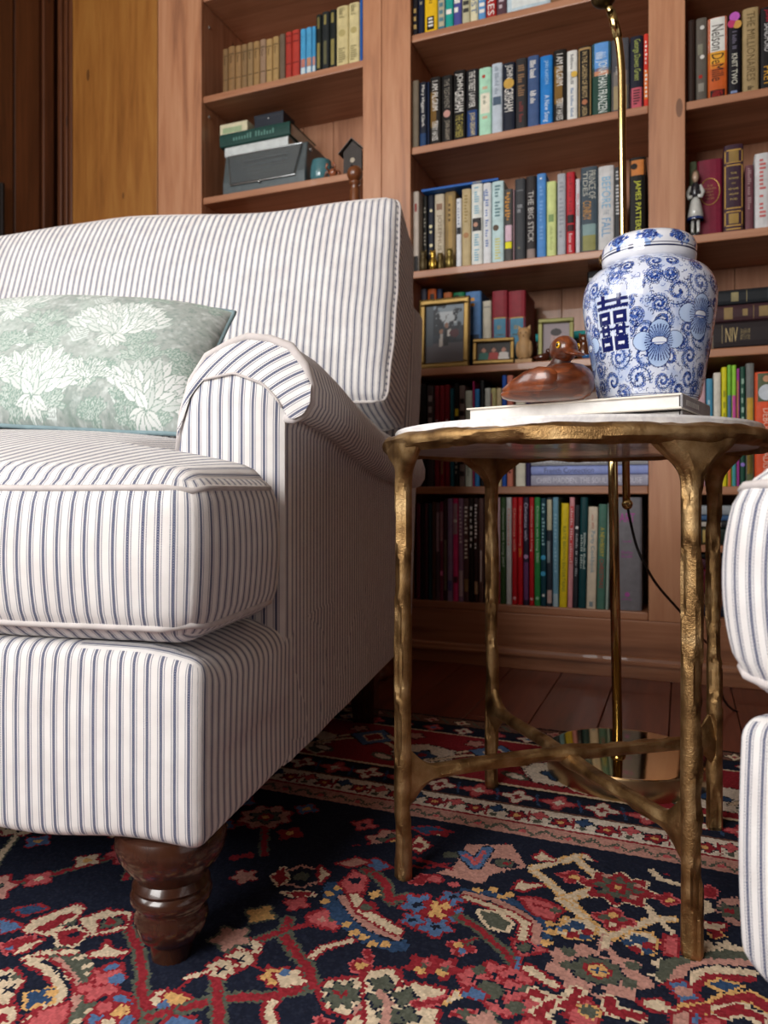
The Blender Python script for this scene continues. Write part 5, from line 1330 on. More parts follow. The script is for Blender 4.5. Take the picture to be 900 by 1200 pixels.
# fourth shelf: books standing behind the frames
row([(491, 500, 339, '#4b4a58', 'grey violet book'), (501, 511.5, 339, '#c25a22', 'orange book with dark square', [('b', .80, .94, '#3a2418', .3, .8)]), (511.8, 518.5, 339, '#1c2a4a', 'dark blue book'), (519.5, 530, 343, '#b3612f', 'rust brown book'), (531, 545, 343, '#127a4c', 'emerald green book', [('b', .85, .97, '#1d3b2a', .1, .5)]),
     (545.3, 564, 342, '#5a88bf', 'medium blue book with orange bars', [('b', .88, .92, '#d89a3a', .1, .6), ('b', .81, .85, '#d89a3a', .1, .6), ('b', .05, .45, '#27415f')]), (565.5, 576, 353, '#cbc6b4', 'ivory paperback', [('b', .9, .92, '#9a958a')])],
    .095, Z['4'], 'behind the photo frames', 'books behind the photo frames', .12)
for x0, x1, nm in ((576.5, 595, 'red and blue thick volume beside the ivory paperback'), (595.5, 616, 'red and blue thick volume with its crimson side showing')):
    row([(x0, x1, 341, '#8a2431', nm, [('b', .30, .64, '#4f8aa8', .02, .98), ('b', .0, .30, '#4f8aa8', .02, .98), ('t', 'REFERENCE', .5, .55, '#b9a46a', .3), ('b', .64, .655, '#c3a45c'), ('b', .42, .44, '#c3a45c', .2, .8)], {'v': -.0, 'D': .15})], .095, Z['4'], 'on the frame shelf', 'books behind the photo frames')
z = flat(629, 686, 411, 425, Z['4'], .17, '#3c4a42', 'dark green flat book at the bottom of the pile behind the portrait', 'flat pile behind the portrait frame', D=.11)
z = flat(630, 686, 399, 411, z, .17, '#b9bdb8', 'pale grey flat book in the pile behind the portrait', 'flat pile behind the portrait frame', D=.11)
z = flat(629, 685, 391, 399, z, .17, '#5b4636', 'brown flat book in the pile behind the portrait', 'flat pile behind the portrait frame', D=.11)
z = flat(628, 686, 381, 390.5, z, .17, '#1fa6a8', 'turquoise flat book topping the pile behind the portrait', 'flat pile behind the portrait frame', D=.11)
row([(688, 712, 318, '#121214', 'tall black book with white label', [('b', .80, .93, '#d9d9d6', .1, .7)]), (713, 757, 330, '#5d4132', 'thick brown book')], .095, Z['4'], 'behind the blue jar', 'books behind the blue jar', .12)
# fifth shelf
row([(485.5, 490, 452, '#171518', 'thin black spine'), (490.2, 500, 450, '#121014', 'black book with grey crest', [('b', .06, .2, '#4a444a', .2, .8)]), (500.2, 509, 452, '#3a3236', 'dark grey book with pale title', [('t', 'LIGHT', .35, .9, '#8d8486', .5)]),
     (509.2, 515, 452, '#7a1d2c', 'wine red book with silver letter', [('t', 'H', .55, .66, '#a08a90', .5)]), (515.2, 521, 452, '#84202c', 'dark red book with small gold title', [('b', .12, .28, '#8a6a4a', .3, .7)]), (521.2, 527, 451, '#7d1a28', 'burgundy book with white letter', [('t', 'H', .55, .66, '#c0aab0', .5)]),
     (527.2, 532, 455, '#1d5a6c', 'teal narrow book'), (532.2, 538, 449, '#111110', 'black book with yellow tip', [('b', .68, .75, '#d4c52c', .2, .9), ('t', 'TOP', .1, .25, '#9a9a92', .4)]), (538.2, 545, 452, '#7c6f6c', 'zebra patterned book', [('b', .1 + .12 * k, .15 + .12 * k, '#1b1718') for k in range(7)]),
     (545.2, 553.5, 458, '#c3d1c3', 'pale sage book', [('t', 'garden', .1, .2, '#7c8a7c', .4)]), (553.7, 556, 447, '#b52d6a', 'thin magenta book'), (556.2, 562, 456, '#2f7fc2', 'blue and yellow book', [('b', .14, .34, '#cfc02a')]), (562.2, 567.8, 446, '#121113', 'plain black spine'),
     (568, 575, 455, '#bfc4bd', 'off white book with lime foot', [('b', .5, .62, '#b6c63a')]), (575.2, 581.5, 455, '#b8b27a', 'khaki book with plum edge', [('b', .1, .95, '#8a3a5a', .0, .25)]), (581.7, 588, 455, '#c8b78e', 'sand coloured book', [('t', 'home', .25, .5, '#6f6248', .4)]),
     (588.2, 593.7, 440, '#1d4fa8', 'royal blue book', [('o', .5, .36, .35, '#5f86c8')]), (594, 601.5, 440, '#c87864', 'salmon pink book', [('t', 'Dining with', .1, .5, '#6a2c28', .45)]), (601.7, 604, 441, '#5a3a2a', 'thin brown book'), (604.2, 616, 447, '#dfdcca', 'ivory book with yellow letter', [('t', 'C', .7, .78, '#cfc04a', .5), ('t', 'kitchen', .25, .4, '#3a3a36', .22)]), (616.2, 622, 449, '#2c1f52', 'deep purple book', [('o', .5, .4, .35, '#b9a9c8')])],
    .020, Z['5'], 'on the shelf behind the table rim', 'books on the shelf behind the table rim', .2)
g = 'flat pile on the shelf behind the table rim'
z = flat(622.5, 759.5, 557, 570.5, Z['5'], .02, '#a3a4b8', 'lilac grey flat book with white capitals, lowest of its pile behind the lamp', g, [('t', 'CHRIS MADDEN: THE SOUL OF A HOUSE', .05, .95, '#d5d6e2', .5)], .22)
z = flat(622.5, 759.5, 546.5, 557, z, .02, '#8f9ed8', 'periwinkle flat book with dark script in the pile behind the lamp', g, [('t', 'French Connection', .45, .88, '#5b6086', .6)], .22)
z = flat(622.5, 759.5, 535, 546.5, z, .02, '#9fa1a6', 'grey flat book with pale capitals in the pile behind the lamp', g, [('t', 'CHARLES FAUDREE', .48, .95, '#cfd1d6', .5), ('t', 'Home', .3, .42, '#cfd1d6', .45)], .22)
z = flat(624, 758, 524, 535, z, .02, '#d8d8d6', 'white flat book topping the pile behind the lamp', g, [], .22)
z = flat(626, 757, 512, 524, z, .02, '#7d8a96', 'blue grey flat book hidden by the table top above the white one', g, [], .22)
# bottom shelf, middle bay
dk_ = '#1a1416'
items = [(487.5, 492.5, 590, '#3c1220', 'thin maroon magazine'), (492.7, 497, 592, '#141214', 'thin black magazine'), (497.2, 501.5, 590, '#2c1a20', 'thin umber magazine'), (501.7, 506, 591, '#10262c', 'thin dark teal magazine'), (506.2, 510.5, 588, '#33231c', 'thin dark brown magazine'), (510.7, 515, 589, '#3a3036', 'thin ashen magazine', [('b', .5, .9, '#5c5058')]),
         (515.2, 519.5, 588, '#4a1f30', 'thin raspberry magazine', [('b', .6, .9, '#5f4a50'), ('b', .25, .3, '#8a4a6a')]), (519.7, 524, 585, '#2a1a1c', 'thin dark russet magazine', [('b', .1, .6, '#3f3a30')]), (524.2, 530.5, 584, '#5a5068', 'thin lavender magazine', [('b', .1, .2, '#3c3a5c')]), (530.7, 537, 584, '#8a2a54', 'magenta magazine with white figure', [('b', .65, .95, '#6a5a66'), ('o', .5, .78, .35, '#b9b0bc'), ('b', .18, .24, '#3a1a2c')]),
         (537.2, 543, 584, '#5c4c62', 'mauve magazine with pale foot', [('t', 'Decorating', .55, .92, '#9a8a9a', .5), ('b', .05, .3, '#7a7078')]), (543.2, 549.5, 584, '#3a2c2c', 'cocoa magazine with cream print', [('t', 'Cooking Light', .4, .92, '#a8988c', .55), ('b', .1, .22, '#5a4a34')]), (549.7, 555, 584, '#17120f', 'black magazine with fine white title', [('t', 'Gourmet', .5, .92, '#9a9290', .45)]), (555.2, 560.5, 584, '#241818', 'black cherry magazine', [('t', 'Collection of', .5, .94, '#9a8f8c', .5), ('b', .08, .2, '#6c5c4a')]),
         (560.7, 567, 584, '#3c2c2a', 'mushroom brown magazine', [('b', .2, .5, '#8a8380', .4, .6)]), (567.2, 574, 584, '#2c2426', 'plain plum magazine'), (574.2, 582.8, 584, '#33302a', 'plain olive magazine'), (583, 586.2, 583, '#c9a9b0', 'thin rosy white cookbook', [('b', 0, .3, '#a82a34')]),
         (586.4, 593, 583, '#2f4a26', 'dark moss green cookbook', [('t', 'Christmas with Living 2003', .35, .9, '#b9c4b0', .5)]), (593.2, 599.7, 583, '#c4c6c6', 'light grey cookbook with red letters', [('t', 'Christmas', .55, .9, '#c96a4a', .45)]),
         (599.9, 606.4, 583, '#b3141f', 'scarlet cookbook beside the light grey one', [('t', 'Christmas with', .5, .9, '#d8a08c', .5), ('o', .5, .06, .3, '#d8a0a0')]), (606.6, 613, 583, '#b8121c', 'scarlet cookbook with yellow date', [('t', 'Christmas with Living', .55, .92, '#e0a48c', .5), ('t', '2001', .45, .53, '#d8a83a', .5)]),
         (613.2, 620, 583, '#2c2438', 'black and purple cookbook', [('b', .05, .4, '#6a3c6a'), ('t', 'Christmas with', .6, .95, '#cdbfd6', .6), ('o', .5, .45, .4, '#a984a8')]), (620.2, 626, 583, '#b21821', 'scarlet cookbook beside the green one', [('t', 'Christmas with Living', .5, .92, '#e0b0a8', .5), ('o', .5, .06, .3, '#d8a0a0')]),
         (626.2, 633.3, 583, '#2c8242', 'grass green cookbook', [('t', 'Christmas with Living 2000', .4, .92, '#b8d6bc', .55), ('o', .5, .07, .3, '#8fc09a')]), (633.5, 640.3, 584, '#123c48', 'dark teal cookbook with turquoise leaves', [('t', 'THE OUTDOORS', .55, .95, '#8ab4ba', .5), ('o', .5, .45, .45, '#3f9cc4'), ('o', .45, .3, .45, '#3f9cc4'), ('o', .5, .1, .25, '#d5d8d6')]),
         (640.5, 647.5, 583, '#29303a', 'black and cream cookbook', [('b', .7, .98, '#bdb89c'), ('b', .03, .15, '#b59a94'), ('b', .4, .6, '#7d888c', .1, .6)]), (647.7, 654.7, 583, '#6a98ae', 'pale blue cookbook', [('t', 'Southern Country', .3, .85, '#8db6c8', .4), ('b', 0, .12, '#a5bcc6')])]
def paler(h, f=1.75): return '#' + ''.join('%02x' % min(255, int(int(h[i:i + 2], 16) * f)) for i in (1, 3, 5))
def own_colour(it):      # these spines stand in the sofa's shadow in the photograph: their own colours are paler than they look there
    if it[0] >= 582.9: return it
    dec = [tuple(paler(q) if isinstance(q, str) and q.startswith('#') else q for q in d) for d in (it[5] if len(it) > 5 else [])]
    return it[:3] + (paler(it[3]),) + it[4:5] + (dec,)
items = [own_colour(it) for it in items]
row(items, .02, Z['6'], 'on the bottom shelf behind the table', 'books on the bottom shelf', .21, rough=.42)
tl = {'tilt': .022}
row([(655.2, 664.5, 590, '#d9c021', 'lemon yellow cookbook', [('t', 'KATIE BROWN ENTERTAINS', .15, .78, '#6f7a2a', .42)], tl), (664.8, 671, 583, '#cf8f94', 'pink and red striped cookbook', [('b', .4, .92, '#c23a3c', .2, .8), ('t', 'Hershey Fresh Classics', .4, .9, '#e6c4c4', .4)], tl), (671.3, 677, 592, '#2b2d33', 'charcoal cookbook with white figure', [('o', .5, .78, .35, '#d8d8d8'), ('t', 'secrets of good food', .3, .72, '#a9adb0', .45)], tl),
     (677.3, 686.5, 583, '#123f44', 'dark petrol cookbook', [('t', 'Traditional Christmas', .35, .68, '#b9c8c2', .3, .68), ('t', 'Cooking Crafts', .35, .66, '#b9c8c2', .28, .3)], tl), (686.8, 698.5, 594, '#d6c9b4', 'cream cookbook with blue script', [('t', 'Party Cookbook', .35, .76, '#4f86a0', .5), ('t', 'Good Food', .78, .92, '#b9806a', .25), ('b', .02, .07, '#7f8f94', .3, .7)], tl),
     (698.8, 709, 591, '#4a7466', 'sage green cookbook with yellow and red letters', [('t', 'A NEWBERRY', .5, .78, '#c9b43c', .5), ('t', 'CHRISTMAS', .2, .48, '#a83a34', .5)], tl), (709.3, 713, 590, '#9fb3a9', 'pale sea green cookbook', [], tl)],
    .02, Z['6'], 'on the bottom shelf behind the lamp pole', 'books on the bottom shelf', .21, rough=.42)
row([(718.5, 752, 583, '#77767c', 'huge grey art book with pink letters', [('h', 'ART', .78, .86, '#b34aa0', .55), ('h', 'THE BOOK', .93, .945, '#b34aa0', .4), ('h', 'of the world', .60, .62, '#9a5a92', .3), ('h', 'TWENTIETH', .50, .53, '#9a5a92', .4), ('h', 'CENTURY', .465, .49, '#9a5a92', .4), ('h', 'PRESS', .09, .11, '#9a5a92', .35), ('o', .5, .14, .09, '#a5559a')], {'v': 0, 'D': .19})], .03, Z['6'], 'on the bottom shelf beside the upright', 'books on the bottom shelf')
# left bay
br_ = ['#7d6140', '#8a6a45', '#94734c', '#866a48', '#8f7450', '#9a7a4f', '#957a62', '#a98a5a', '#a58758']
bx = [261, 267.5, 276, 283, 290, 297, 304.6, 312, 319.6, 327.2]; by = [58, 55, 54, 52.5, 50.5, 49, 46.7, 46.2, 43.3]
nm = ['oldest dark tan', 'tan with worn head', 'ochre brown', 'umber tan', 'greyed tan', 'honey tan', 'mauve tan', 'pale golden tan', 'light caramel tan']
row([(bx[i], bx[i + 1] - .2, by[i], br_[i], nm[i] + ' antique cloth book', [('b', .82, .84, '#4f3a22'), ('b', .28, .30, '#4f3a22'), ('t', 'WORKS', .62, .78, '#4a3620', .3)]) for i in range(9)] +
    [(327.4, 334.2, 40.5, '#6c5c4c', 'slim grey brown book'), (334.6, 342, 38, '#a8382e', 'brick red book beside the grey brown one', [('b', .9, .92, '#5a1a16'), ('b', .75, .77, '#5a1a16'), ('b', .3, .32, '#5a1a16')]), (342.2, 351.3, 35.5, '#b03c31', 'brick red book beside the light blue set', [('b', .9, .92, '#5a1a16'), ('b', .75, .77, '#5a1a16'), ('b', .3, .32, '#5a1a16')]),
     (352, 358.5, 34.5, '#4a9fce', 'light blue paperback beside a brick red book', [('b', .0, .16, '#c8d6da'), ('b', .17, .35, '#b9776a')], {'name': 'paperback_book'}), (358.7, 365.5, 32.5, '#4f9ecb', 'middle light blue paperback of three', [('b', .0, .16, '#c8d6da'), ('b', .17, .35, '#b9866a')], {'name': 'paperback_book'}), (365.7, 370, 31.3, '#4597c8', 'light blue paperback beside the black set', [('b', .0, .16, '#c8d6da'), ('b', .17, .35, '#c08a80')], {'name': 'paperback_book'}),
     (370.3, 376.8, 17.5, '#1d2320', 'tall black gilt book beside the light blue trio', [('b', .06, .5, '#8a7f4a', .25, .75), ('b', .75, .95, '#6f673c', .3, .7)]), (377, 386, 14.5, '#23282a', 'tall black book between two black ones', [('b', .1, .5, '#5f5d42', .3, .7), ('b', .78, .95, '#8a7f4a', .35, .65)]), (386.2, 394, 12, '#1b201f', 'tall black gilt book beside the cream pair', [('b', .06, .5, '#8a7f4a', .25, .75), ('b', .78, .95, '#8a7f4a', .3, .7)]),
     (394.3, 408.4, 8, '#cdbf8c', 'thick cream book beside the black set', [('t', 'LIBRARY OF', .8, .97, '#8a8058', .5), ('o', .5, .55, .28, '#b0a26c'), ('t', 'BRITISH', .05, .3, '#8a8058', .6)]), (408.6, 421.4, 4, '#d3c694', 'thick cream book beside the blue edge', [('t', 'LIBRARY OF', .8, .97, '#8a8058', .5), ('o', .5, .55, .28, '#b0a26c'), ('t', 'BRITISH', .05, .3, '#8a8058', .6)]), (421.6, 425, -4, '#1f5aa8', 'bright blue book edge')],
    .02, ZA1, 'on the shelf above the grey machine', 'books above the grey machine', .14)
# right bay
row([(806, 815, 24, '#2a1a14', 'dark brown book at the upright'), (815.5, 829, 22, '#5c564e', 'grey collage book with white dots', [('o', .55, .88, .2, '#cfcdc8'), ('o', .55, .52, .2, '#d6d2cc'), ('o', .4, .28, .18, '#a8261e'), ('b', .55, .68, '#7d7a6a', .15, .6), ('b', .1, .2, '#8a867c', .2, .7)]),
     (829.3, 852.5, 21, '#c25a24', 'white and orange sunset book', [('b', .57, .995, '#dcdcd6'), ('b', .42, .57, '#e0a234'), ('b', .36, .42, '#d6802a'), ('b', 0, .09, '#14100e'), ('t', 'Nelson DeMille', .2, .9, '#2a221c', .62), ('t', 'Wild', .01, .08, '#c22a22', .6)]),
     (853, 868.5, 17, '#120f18', 'black book with bright petals', [('o', .5, .96, .4, '#b85ab4'), ('o', .3, .88, .35, '#b83a6a'), ('o', .7, .86, .35, '#c8984a'), ('t', 'KNIT TWO', .12, .5, '#d6d4c4', .45), ('t', 'a novel by', .55, .78, '#6a6678', .35), ('b', .01, .04, '#7a8ab0', .2, .7)]),
     (870, 889.5, 10, '#a08a62', 'bronze tan book with embossed title', [('t', 'THE MILLIONAIRES', .12, .95, '#6a5838', .5), ('t', 'BRAD', .01, .06, '#3a3020', .4)]), (890.5, 908, 9, '#141013', 'black book with pink and gold letters', [('t', 'JOHN', .82, .97, '#b8283c', .45), ('t', 'SANDFORD', .45, .8, '#c9c6c6', .42), ('t', 'PREY', .03, .27, '#c9922c', .5)]),
     (909, 930, 5, '#35506a', 'steel blue book')], .016, ZC2, 'on the shelf above the girl figurine', 'books above the girl figurine')
row([(808, 816.5, 190, '#7c8a6a', 'moss green book behind the figurine', [], {'v': .085}), (817, 846.5, 187.5, '#7c1f37', 'wide crimson book with gold ring', [('h', 'THE', .66, .68, '#b08a5a', .25), ('h', "WORLD'S", .62, .645, '#b08a5a', .5), ('h', 'BEST', .58, .60, '#b08a5a', .3), ('h', 'FAIRY', .54, .56, '#b08a5a', .35), ('h', 'TALES', .50, .52, '#b08a5a', .35)], {'v': .045}),
     (848, 871.5, 170, '#3c2433', 'purple leather book with gold panels', [('b', .79, .80, gd), ('b', .93, .945, gd), ('b', .80, .93, gd, .03, .10), ('b', .80, .93, gd, .9, .97), ('b', .80, .93, '#8f7440', .25, .75), ('b', .755, .77, gd), ('b', .26, .275, gd), ('b', .27, .76, gd, .03, .10), ('b', .27, .76, gd, .9, .97), ('b', .22, .235, gd), ('b', .06, .075, gd), ('b', .075, .22, gd, .03, .10), ('b', .075, .22, gd, .9, .97), ('b', .09, .205, '#a08245', .25, .75), ('b', .02, .035, gd),
       ('h', 'THE', .66, .68, '#c9b068', .3), ('h', 'WORKS', .60, .62, '#c9b068', .5), ('h', 'OF', .545, .56, '#c9b068', .2), ('h', 'EDGAR', .48, .50, '#c9b068', .5), ('h', 'ALLAN', .42, .44, '#c9b068', .45), ('h', 'POE', .36, .38, '#c9b068', .35)]),
     (873, 883.5, 194, '#6a4048', 'dusty mauve book', [('t', 'Tuesdays with Morrie', .3, .95, '#a88a8c', .4)]), (884.2, 903, 180, '#cfcfd0', 'white book with red printed title', [('t', 'SomeOne: A life', .12, .92, '#c96a68', .4)]), (904, 922, 186, '#3a5a48', 'bottle green book')],
    .018, ZC3, "on the girl figurine's shelf", "books on the girl figurine's shelf")
# gold ring on the crimson book
ring = bpy.data.objects
for o in COL.objects:
    if o.get('label', '').startswith('wide crimson book'):
        w_ = max(v.co.x for v in o.data.vertices); h_ = max(v.co.z for v in o.data.vertices)
        MB().tube([(w_ / 2 + w_ * .40 * math.cos(k * math.pi / 20), -.0042, h_ * .595 + h_ * .165 * math.sin(k * math.pi / 20)) for k in range(40)], .0011, 6, closed=True).build('gold_ring', mat('gilt', '#b9924a', .4, .5), o)
g = 'bibles lying on the shelf right of the jar'
z = flat(836, 985, 374, 405, ZC4, .02, '#241c1e', 'thick black brown bible with large gold initials, bottom of the three', g, [('t', 'NIV', .80, .90, '#b5a070', .55), ('h', 'STUDY BIBLE', .70, .78, '#8a7a58', .4), ('b', .44, .45, '#8a7a58'), ('b', .28, .44, '#3a2c2a'), ('b', .925, .93, '#8a7a58', .2, .9)], .2)
z = flat(834, 985, 353, 373, z, .02, '#3c2328', 'burgundy bible with gold bands between two black ones', g, [('b', .83, .90, '#8a744c', .15, .85), ('b', .71, .75, '#8a744c', .3, .7), ('b', .54, .62, '#8a744c', .2, .8), ('b', .66, .665, '#8a744c'), ('b', .5, .505, '#8a744c')], .2)
z = flat(837, 985, 334, 352, z, .02, '#191d22', 'slate black bible topping the three', g, [('b', .80, .86, '#8f8560', .2, .8), ('b', .73, .735, '#8f8560'), ('b', .56, .565, '#3a4048')], .2)
row([(811, 827, 430, '#c9a4ac', 'pale pink cookbook with rose foot', [('b', 0, .22, '#8f2f4a')]), (827.5, 835.5, 444, '#4a8fb0', 'sky blue cookbook', [('t', 'fish', .5, .8, '#a8cad8', .5)]), (836, 845, 437, '#d3cfc2', 'white cookbook with tan foot', [('b', .35, .55, '#6f8a6a')]), (845.5, 852, 430.5, '#d4cb1f', 'acid yellow cookbook', [('t', 'recipes', .15, .8, '#9a9a20', .4)]), (852.2, 857.3, 428, '#74b43c', 'leaf green and blue cookbook', [('b', .28, .75, '#4a6f98'), ('b', 0, .28, '#d8703c')]),
     (857.5, 863, 428, '#8cc83c', 'lime and pink cookbook', [('b', .35, .75, '#c24a94'), ('b', 0, .35, '#3f94a0')]), (863.2, 867, 432, '#9a3a8c', 'purple narrow cookbook', [('b', .3, .9, '#b8783c', .1, .5)]), (867.2, 873.5, 430, '#1d4a3a', 'dark green cookbook with violets', [('o', .5, .18, .45, '#8a74c4'), ('o', .4, .28, .4, '#8a74c4'), ('t', 'herbs', .5, .9, '#8fae9c', .5)]), (874, 884, 426, '#6d6f6c', 'grey and gold cookbook', [('b', .1, .72, '#c09a38'), ('b', 0, .3, '#5a6440')]),
     (884.3, 912, 436, '#d9522a', 'large orange cookbook with white figure', [('b', .74, .99, '#4f5a3e'), ('o', .5, .82, .35, '#c6cfd8', .07), ('o', .5, .94, .16, '#b98a6a'), ('h', '', 0, .1, wt)][:3] + [('t', 'DEBORAH MADISON', .05, .68, '#ecc3b0', .3)]), (913, 930, 440, '#2f4f7a', 'denim blue cookbook')],
    .02, ZC5, 'on the shelf under the three bibles', 'cookbooks under the three bibles', .2)
g = 'flat books under the cookbook shelf'
z = flat(812, 985, 613, 633, ZC5b, .03, '#15241f', 'dark green flat book with gilt bands under the cookbook shelf', g, [('b', .87, .90, '#b39a58'), ('b', .82, .85, '#b39a58'), ('b', .91, .93, '#b39a58')], .18)
z = flat(812, 985, 604, 612.5, z, .03, '#2a2a2c', 'black and white flat book on the dark green one', g, [('b', .8, .97, '#b9b4aa', .2, .8)], .18)
z = flat(812, 985, 597, 603.5, z, .03, '#3f5f86', 'denim blue flat book on the black one', g, [], .18)
z = flat(812, 985, 585, 596.5, z, .03, '#98a0a6', 'light grey flat book topping the pile under the cookbook shelf', g, [], .18)
zd = Z['6'] - .005
z = flat(812, 985, 719, 732, zd, .03, '#1c2438', 'navy flat book at the foot of the bottom pile beside the armchair', g, [], .18)
z = flat(812, 985, 704, 718, z, .03, '#7a5340', 'leather brown flat book in the bottom pile beside the armchair', g, [('t', 'ANCIENT', .5, .9, '#a5846c', .5)], .18)
z = flat(812, 985, 674, 703, z, .03, '#5c1226', 'thick wine red flat book in the bottom pile beside the armchair', g, [('b', .9, .905, '#b8a070')], .18, .3)
z = flat(812, 985, 661, 673, z, .03, '#3f1826', 'dark maroon flat book in the bottom pile beside the armchair', g, [], .18)
z = flat(812, 985, 650, 660, z, .03, '#121212', 'black flat book with white capitals in the bottom pile beside the armchair', g, [('t', 'FAMILY', .3, .56, '#d8d8d8', .6)], .18, zt=min(.022, ZC5b - TH * .85 - z - .001))
print('TOPBOOK', ZC5b - TH * .85 - z)
# ------------------------------------------------------------------ ornaments on the shelves
M_GILT = mat('gilded_wood', '#8f7440', .4, .7); M_GILTG = mat('green_gold_wood', '#85834f', .45, .4)
def bc_empty(name, x, y, v, z, rotz=0.0):
    u = bray(x, y, v)[0]; return empty(name, W(u, v, z), -PHI + rotz)
def size_at(x, px, v):
    a = (x - CX) / F; return px * (v + OB @ ND) / (a * ND[0] + ND[1]) / F
def photo_frame(name, x0, x1, y0, v, z, border, m, paint, label, beads=False, rotz=0.0, lean=.12, inner=None):
    u0, u1 = bray(x0, 400, v)[0], bray(x1, 400, v)[0]; w = u1 - u0; h = bray((x0 + x1) / 2, y0, v)[1] - z
    root = empty(name, W((u0 + u1) / 2, v, z + .001), -PHI + rotz); root.rotation_euler = (-lean, 0, -PHI + rotz)
    b = border; t = .016
    for (a0, a1, c0, c1, ax) in ((-w / 2, w / 2, 0, b, 0), (-w / 2, w / 2, h - b, h, 0), (-w / 2, -w / 2 + b, b, h - b, 1), (w / 2 - b, w / 2, b, h - b, 1)):
        MB().box(a0, a1, -t, 0, c0, c1, .003, 2).build('frame_side', m, root)
        if ax == 0: MB().tube([(a0 + b * .8, -t, c0 + (b * .85 if c0 == 0 else b * .15)), (a1 - b * .8, -t, c0 + (b * .85 if c0 == 0 else b * .15))], .0016, 8).build('fillet', m, root, True)
    if beads:
        n = 22
        for i in range(n):
            f = (i + .5) / n
            for p in ((-w / 2 + w * f, .0035), (-w / 2 + w * f, h - .0035)): MB().ball((p[0], -t, p[1]), .0033, 8, 6).build('bead', m, root, True)
        for i in range(28):
            f = (i + .5) / 28
            for p in ((-w / 2 + .0035, h * f), (w / 2 - .0035, h * f)): MB().ball((p[0], -t, p[1]), .0033, 8, 6).build('bead', m, root, True)
    nx = 44; ny = max(20, int(nx * (h - 2 * b) / (w - 2 * b)))
    X = np.linspace(0, 1, nx); Y = np.linspace(0, 1, ny); RR = Raster(X, Y, (0, 0, 0), 2); paint(RR)
    V = [(-w / 2 + b + x * (w - 2 * b), -.006, b + y * (h - 2 * b)) for y in Y for x in X]
    Fs = [(j * nx + i, j * nx + i + 1, (j + 1) * nx + i + 1, (j + 1) * nx + i) for j in range(ny - 1) for i in range(nx - 1)]
    o = mk('photograph', V, Fs, None, root, True); colour_attr(o.data, RR.C.reshape(-1, 3), 'POINT')
    o.data.materials.append(paint_mat('photo_print', .5, 0))
    MB().box(-w / 2 + .003, w / 2 - .003, -.005, .002, .003, h - .003).build('backing', mat('black_card', '#171412', .8), root)
    MB().box(-.012, .012, .001, .004, .004, h * .6).build('easel', mat('black_card', '#171412', .8), root)
    tag(root, label, 'photo frame')
    return root
c_ = lambda h: np.array(rgb(h))
def pt_family(r):
    r.C[:] = c_('#1d2733'); n = fbm(r.X, r.Y, 9, 5)
    r.C[:] = r.C + np.clip(n - .4, 0, 1)[..., None] * c_('#3f4b58') * 1.5
    k = (r.Y > .62) & (n > .42); r.C[k] = c_('#8a9aa6'); k = (r.Y > .68) & (r.Y < .88) & (abs(r.X - .5) < .3) & (n > .4); r.C[k] = c_('#c8d2d8')
    k = (r.Y < .34); r.C[k] = c_('#55525a'); k = (r.X < .2) & (r.Y > .3); r.C[k] = c_('#46525c')
    r.poly([(.36, .28), (.44, .28), (.46, .5), (.38, .5)], c_('#c6c3bd'), jag=.0); r.blob((.41, .54), .045, c_('#a8806a'), jag=0)
    r.poly([(.48, .3), (.6, .3), (.62, .58), (.5, .58)], c_('#11141c'), jag=0); r.blob((.55, .64), .05, c_('#9a7462'), jag=0)
    r.poly([(.56, .44), (.7, .48), (.66, .58), (.56, .56)], c_('#d8d6d2'), jag=0); r.blob((.75, .5), .12, c_('#5a2f38'), None, 0, .02, ry=.07)
def pt_women(r):
    r.C[:] = c_('#2a2624')
    for x, c in ((.2, '#1f6a60'), (.5, '#b23a36'), (.8, '#d8d4d0')):
        r.poly([(x - .17, 0), (x + .17, 0), (x + .13, .42), (x, .5), (x - .13, .42)], c_(c), jag=0); r.blob((x, .62), .10, c_('#1a1412'), None, 0, 0, ry=.17); r.blob((x, .58), .065, c_('#b98470'), None, 0, 0, ry=.12)
def pt_man(r):
    r.C[:] = c_('#8f8388'); r.poly([(.05, 0), (.95, 0), (.85, .22), (.62, .32), (.38, .32), (.15, .22)], c_('#6b7c9a'), jag=0)
    r.blob((.5, .55), .2, c_('#a88f8c'), None, 0, 0, ry=.24); r.blob((.5, .74), .21, c_('#2a2426'), None, 0, 0, ry=.11)
    for s in (-.08, .08): r.blob((.5 + s, .57), .025, c_('#3a2c2c'), None, 0, 0, ry=.015)
    r.blob((.5, .44), .06, c_('#7a5a58'), None, 0, 0, ry=.014)
photo_frame('photo_frame', 492, 551, 350, .050, Z['4'], .019, M_GILT, pt_family, 'large gilt beaded photo frame with an outdoor family picture', True, 0, .05)
photo_frame('photo_frame', 555, 602.5, 397, .030, Z['4'], .012, M_GILT, pt_women, 'small gilt photo frame showing three people in green, red and white', False, .12, .14)
photo_frame('photo_frame', 631, 672.5, 373.5, .060, Z['4'], .013, M_GILTG, pt_man, 'green-gold photo frame with a grey portrait behind the duck', False, .1, .10)

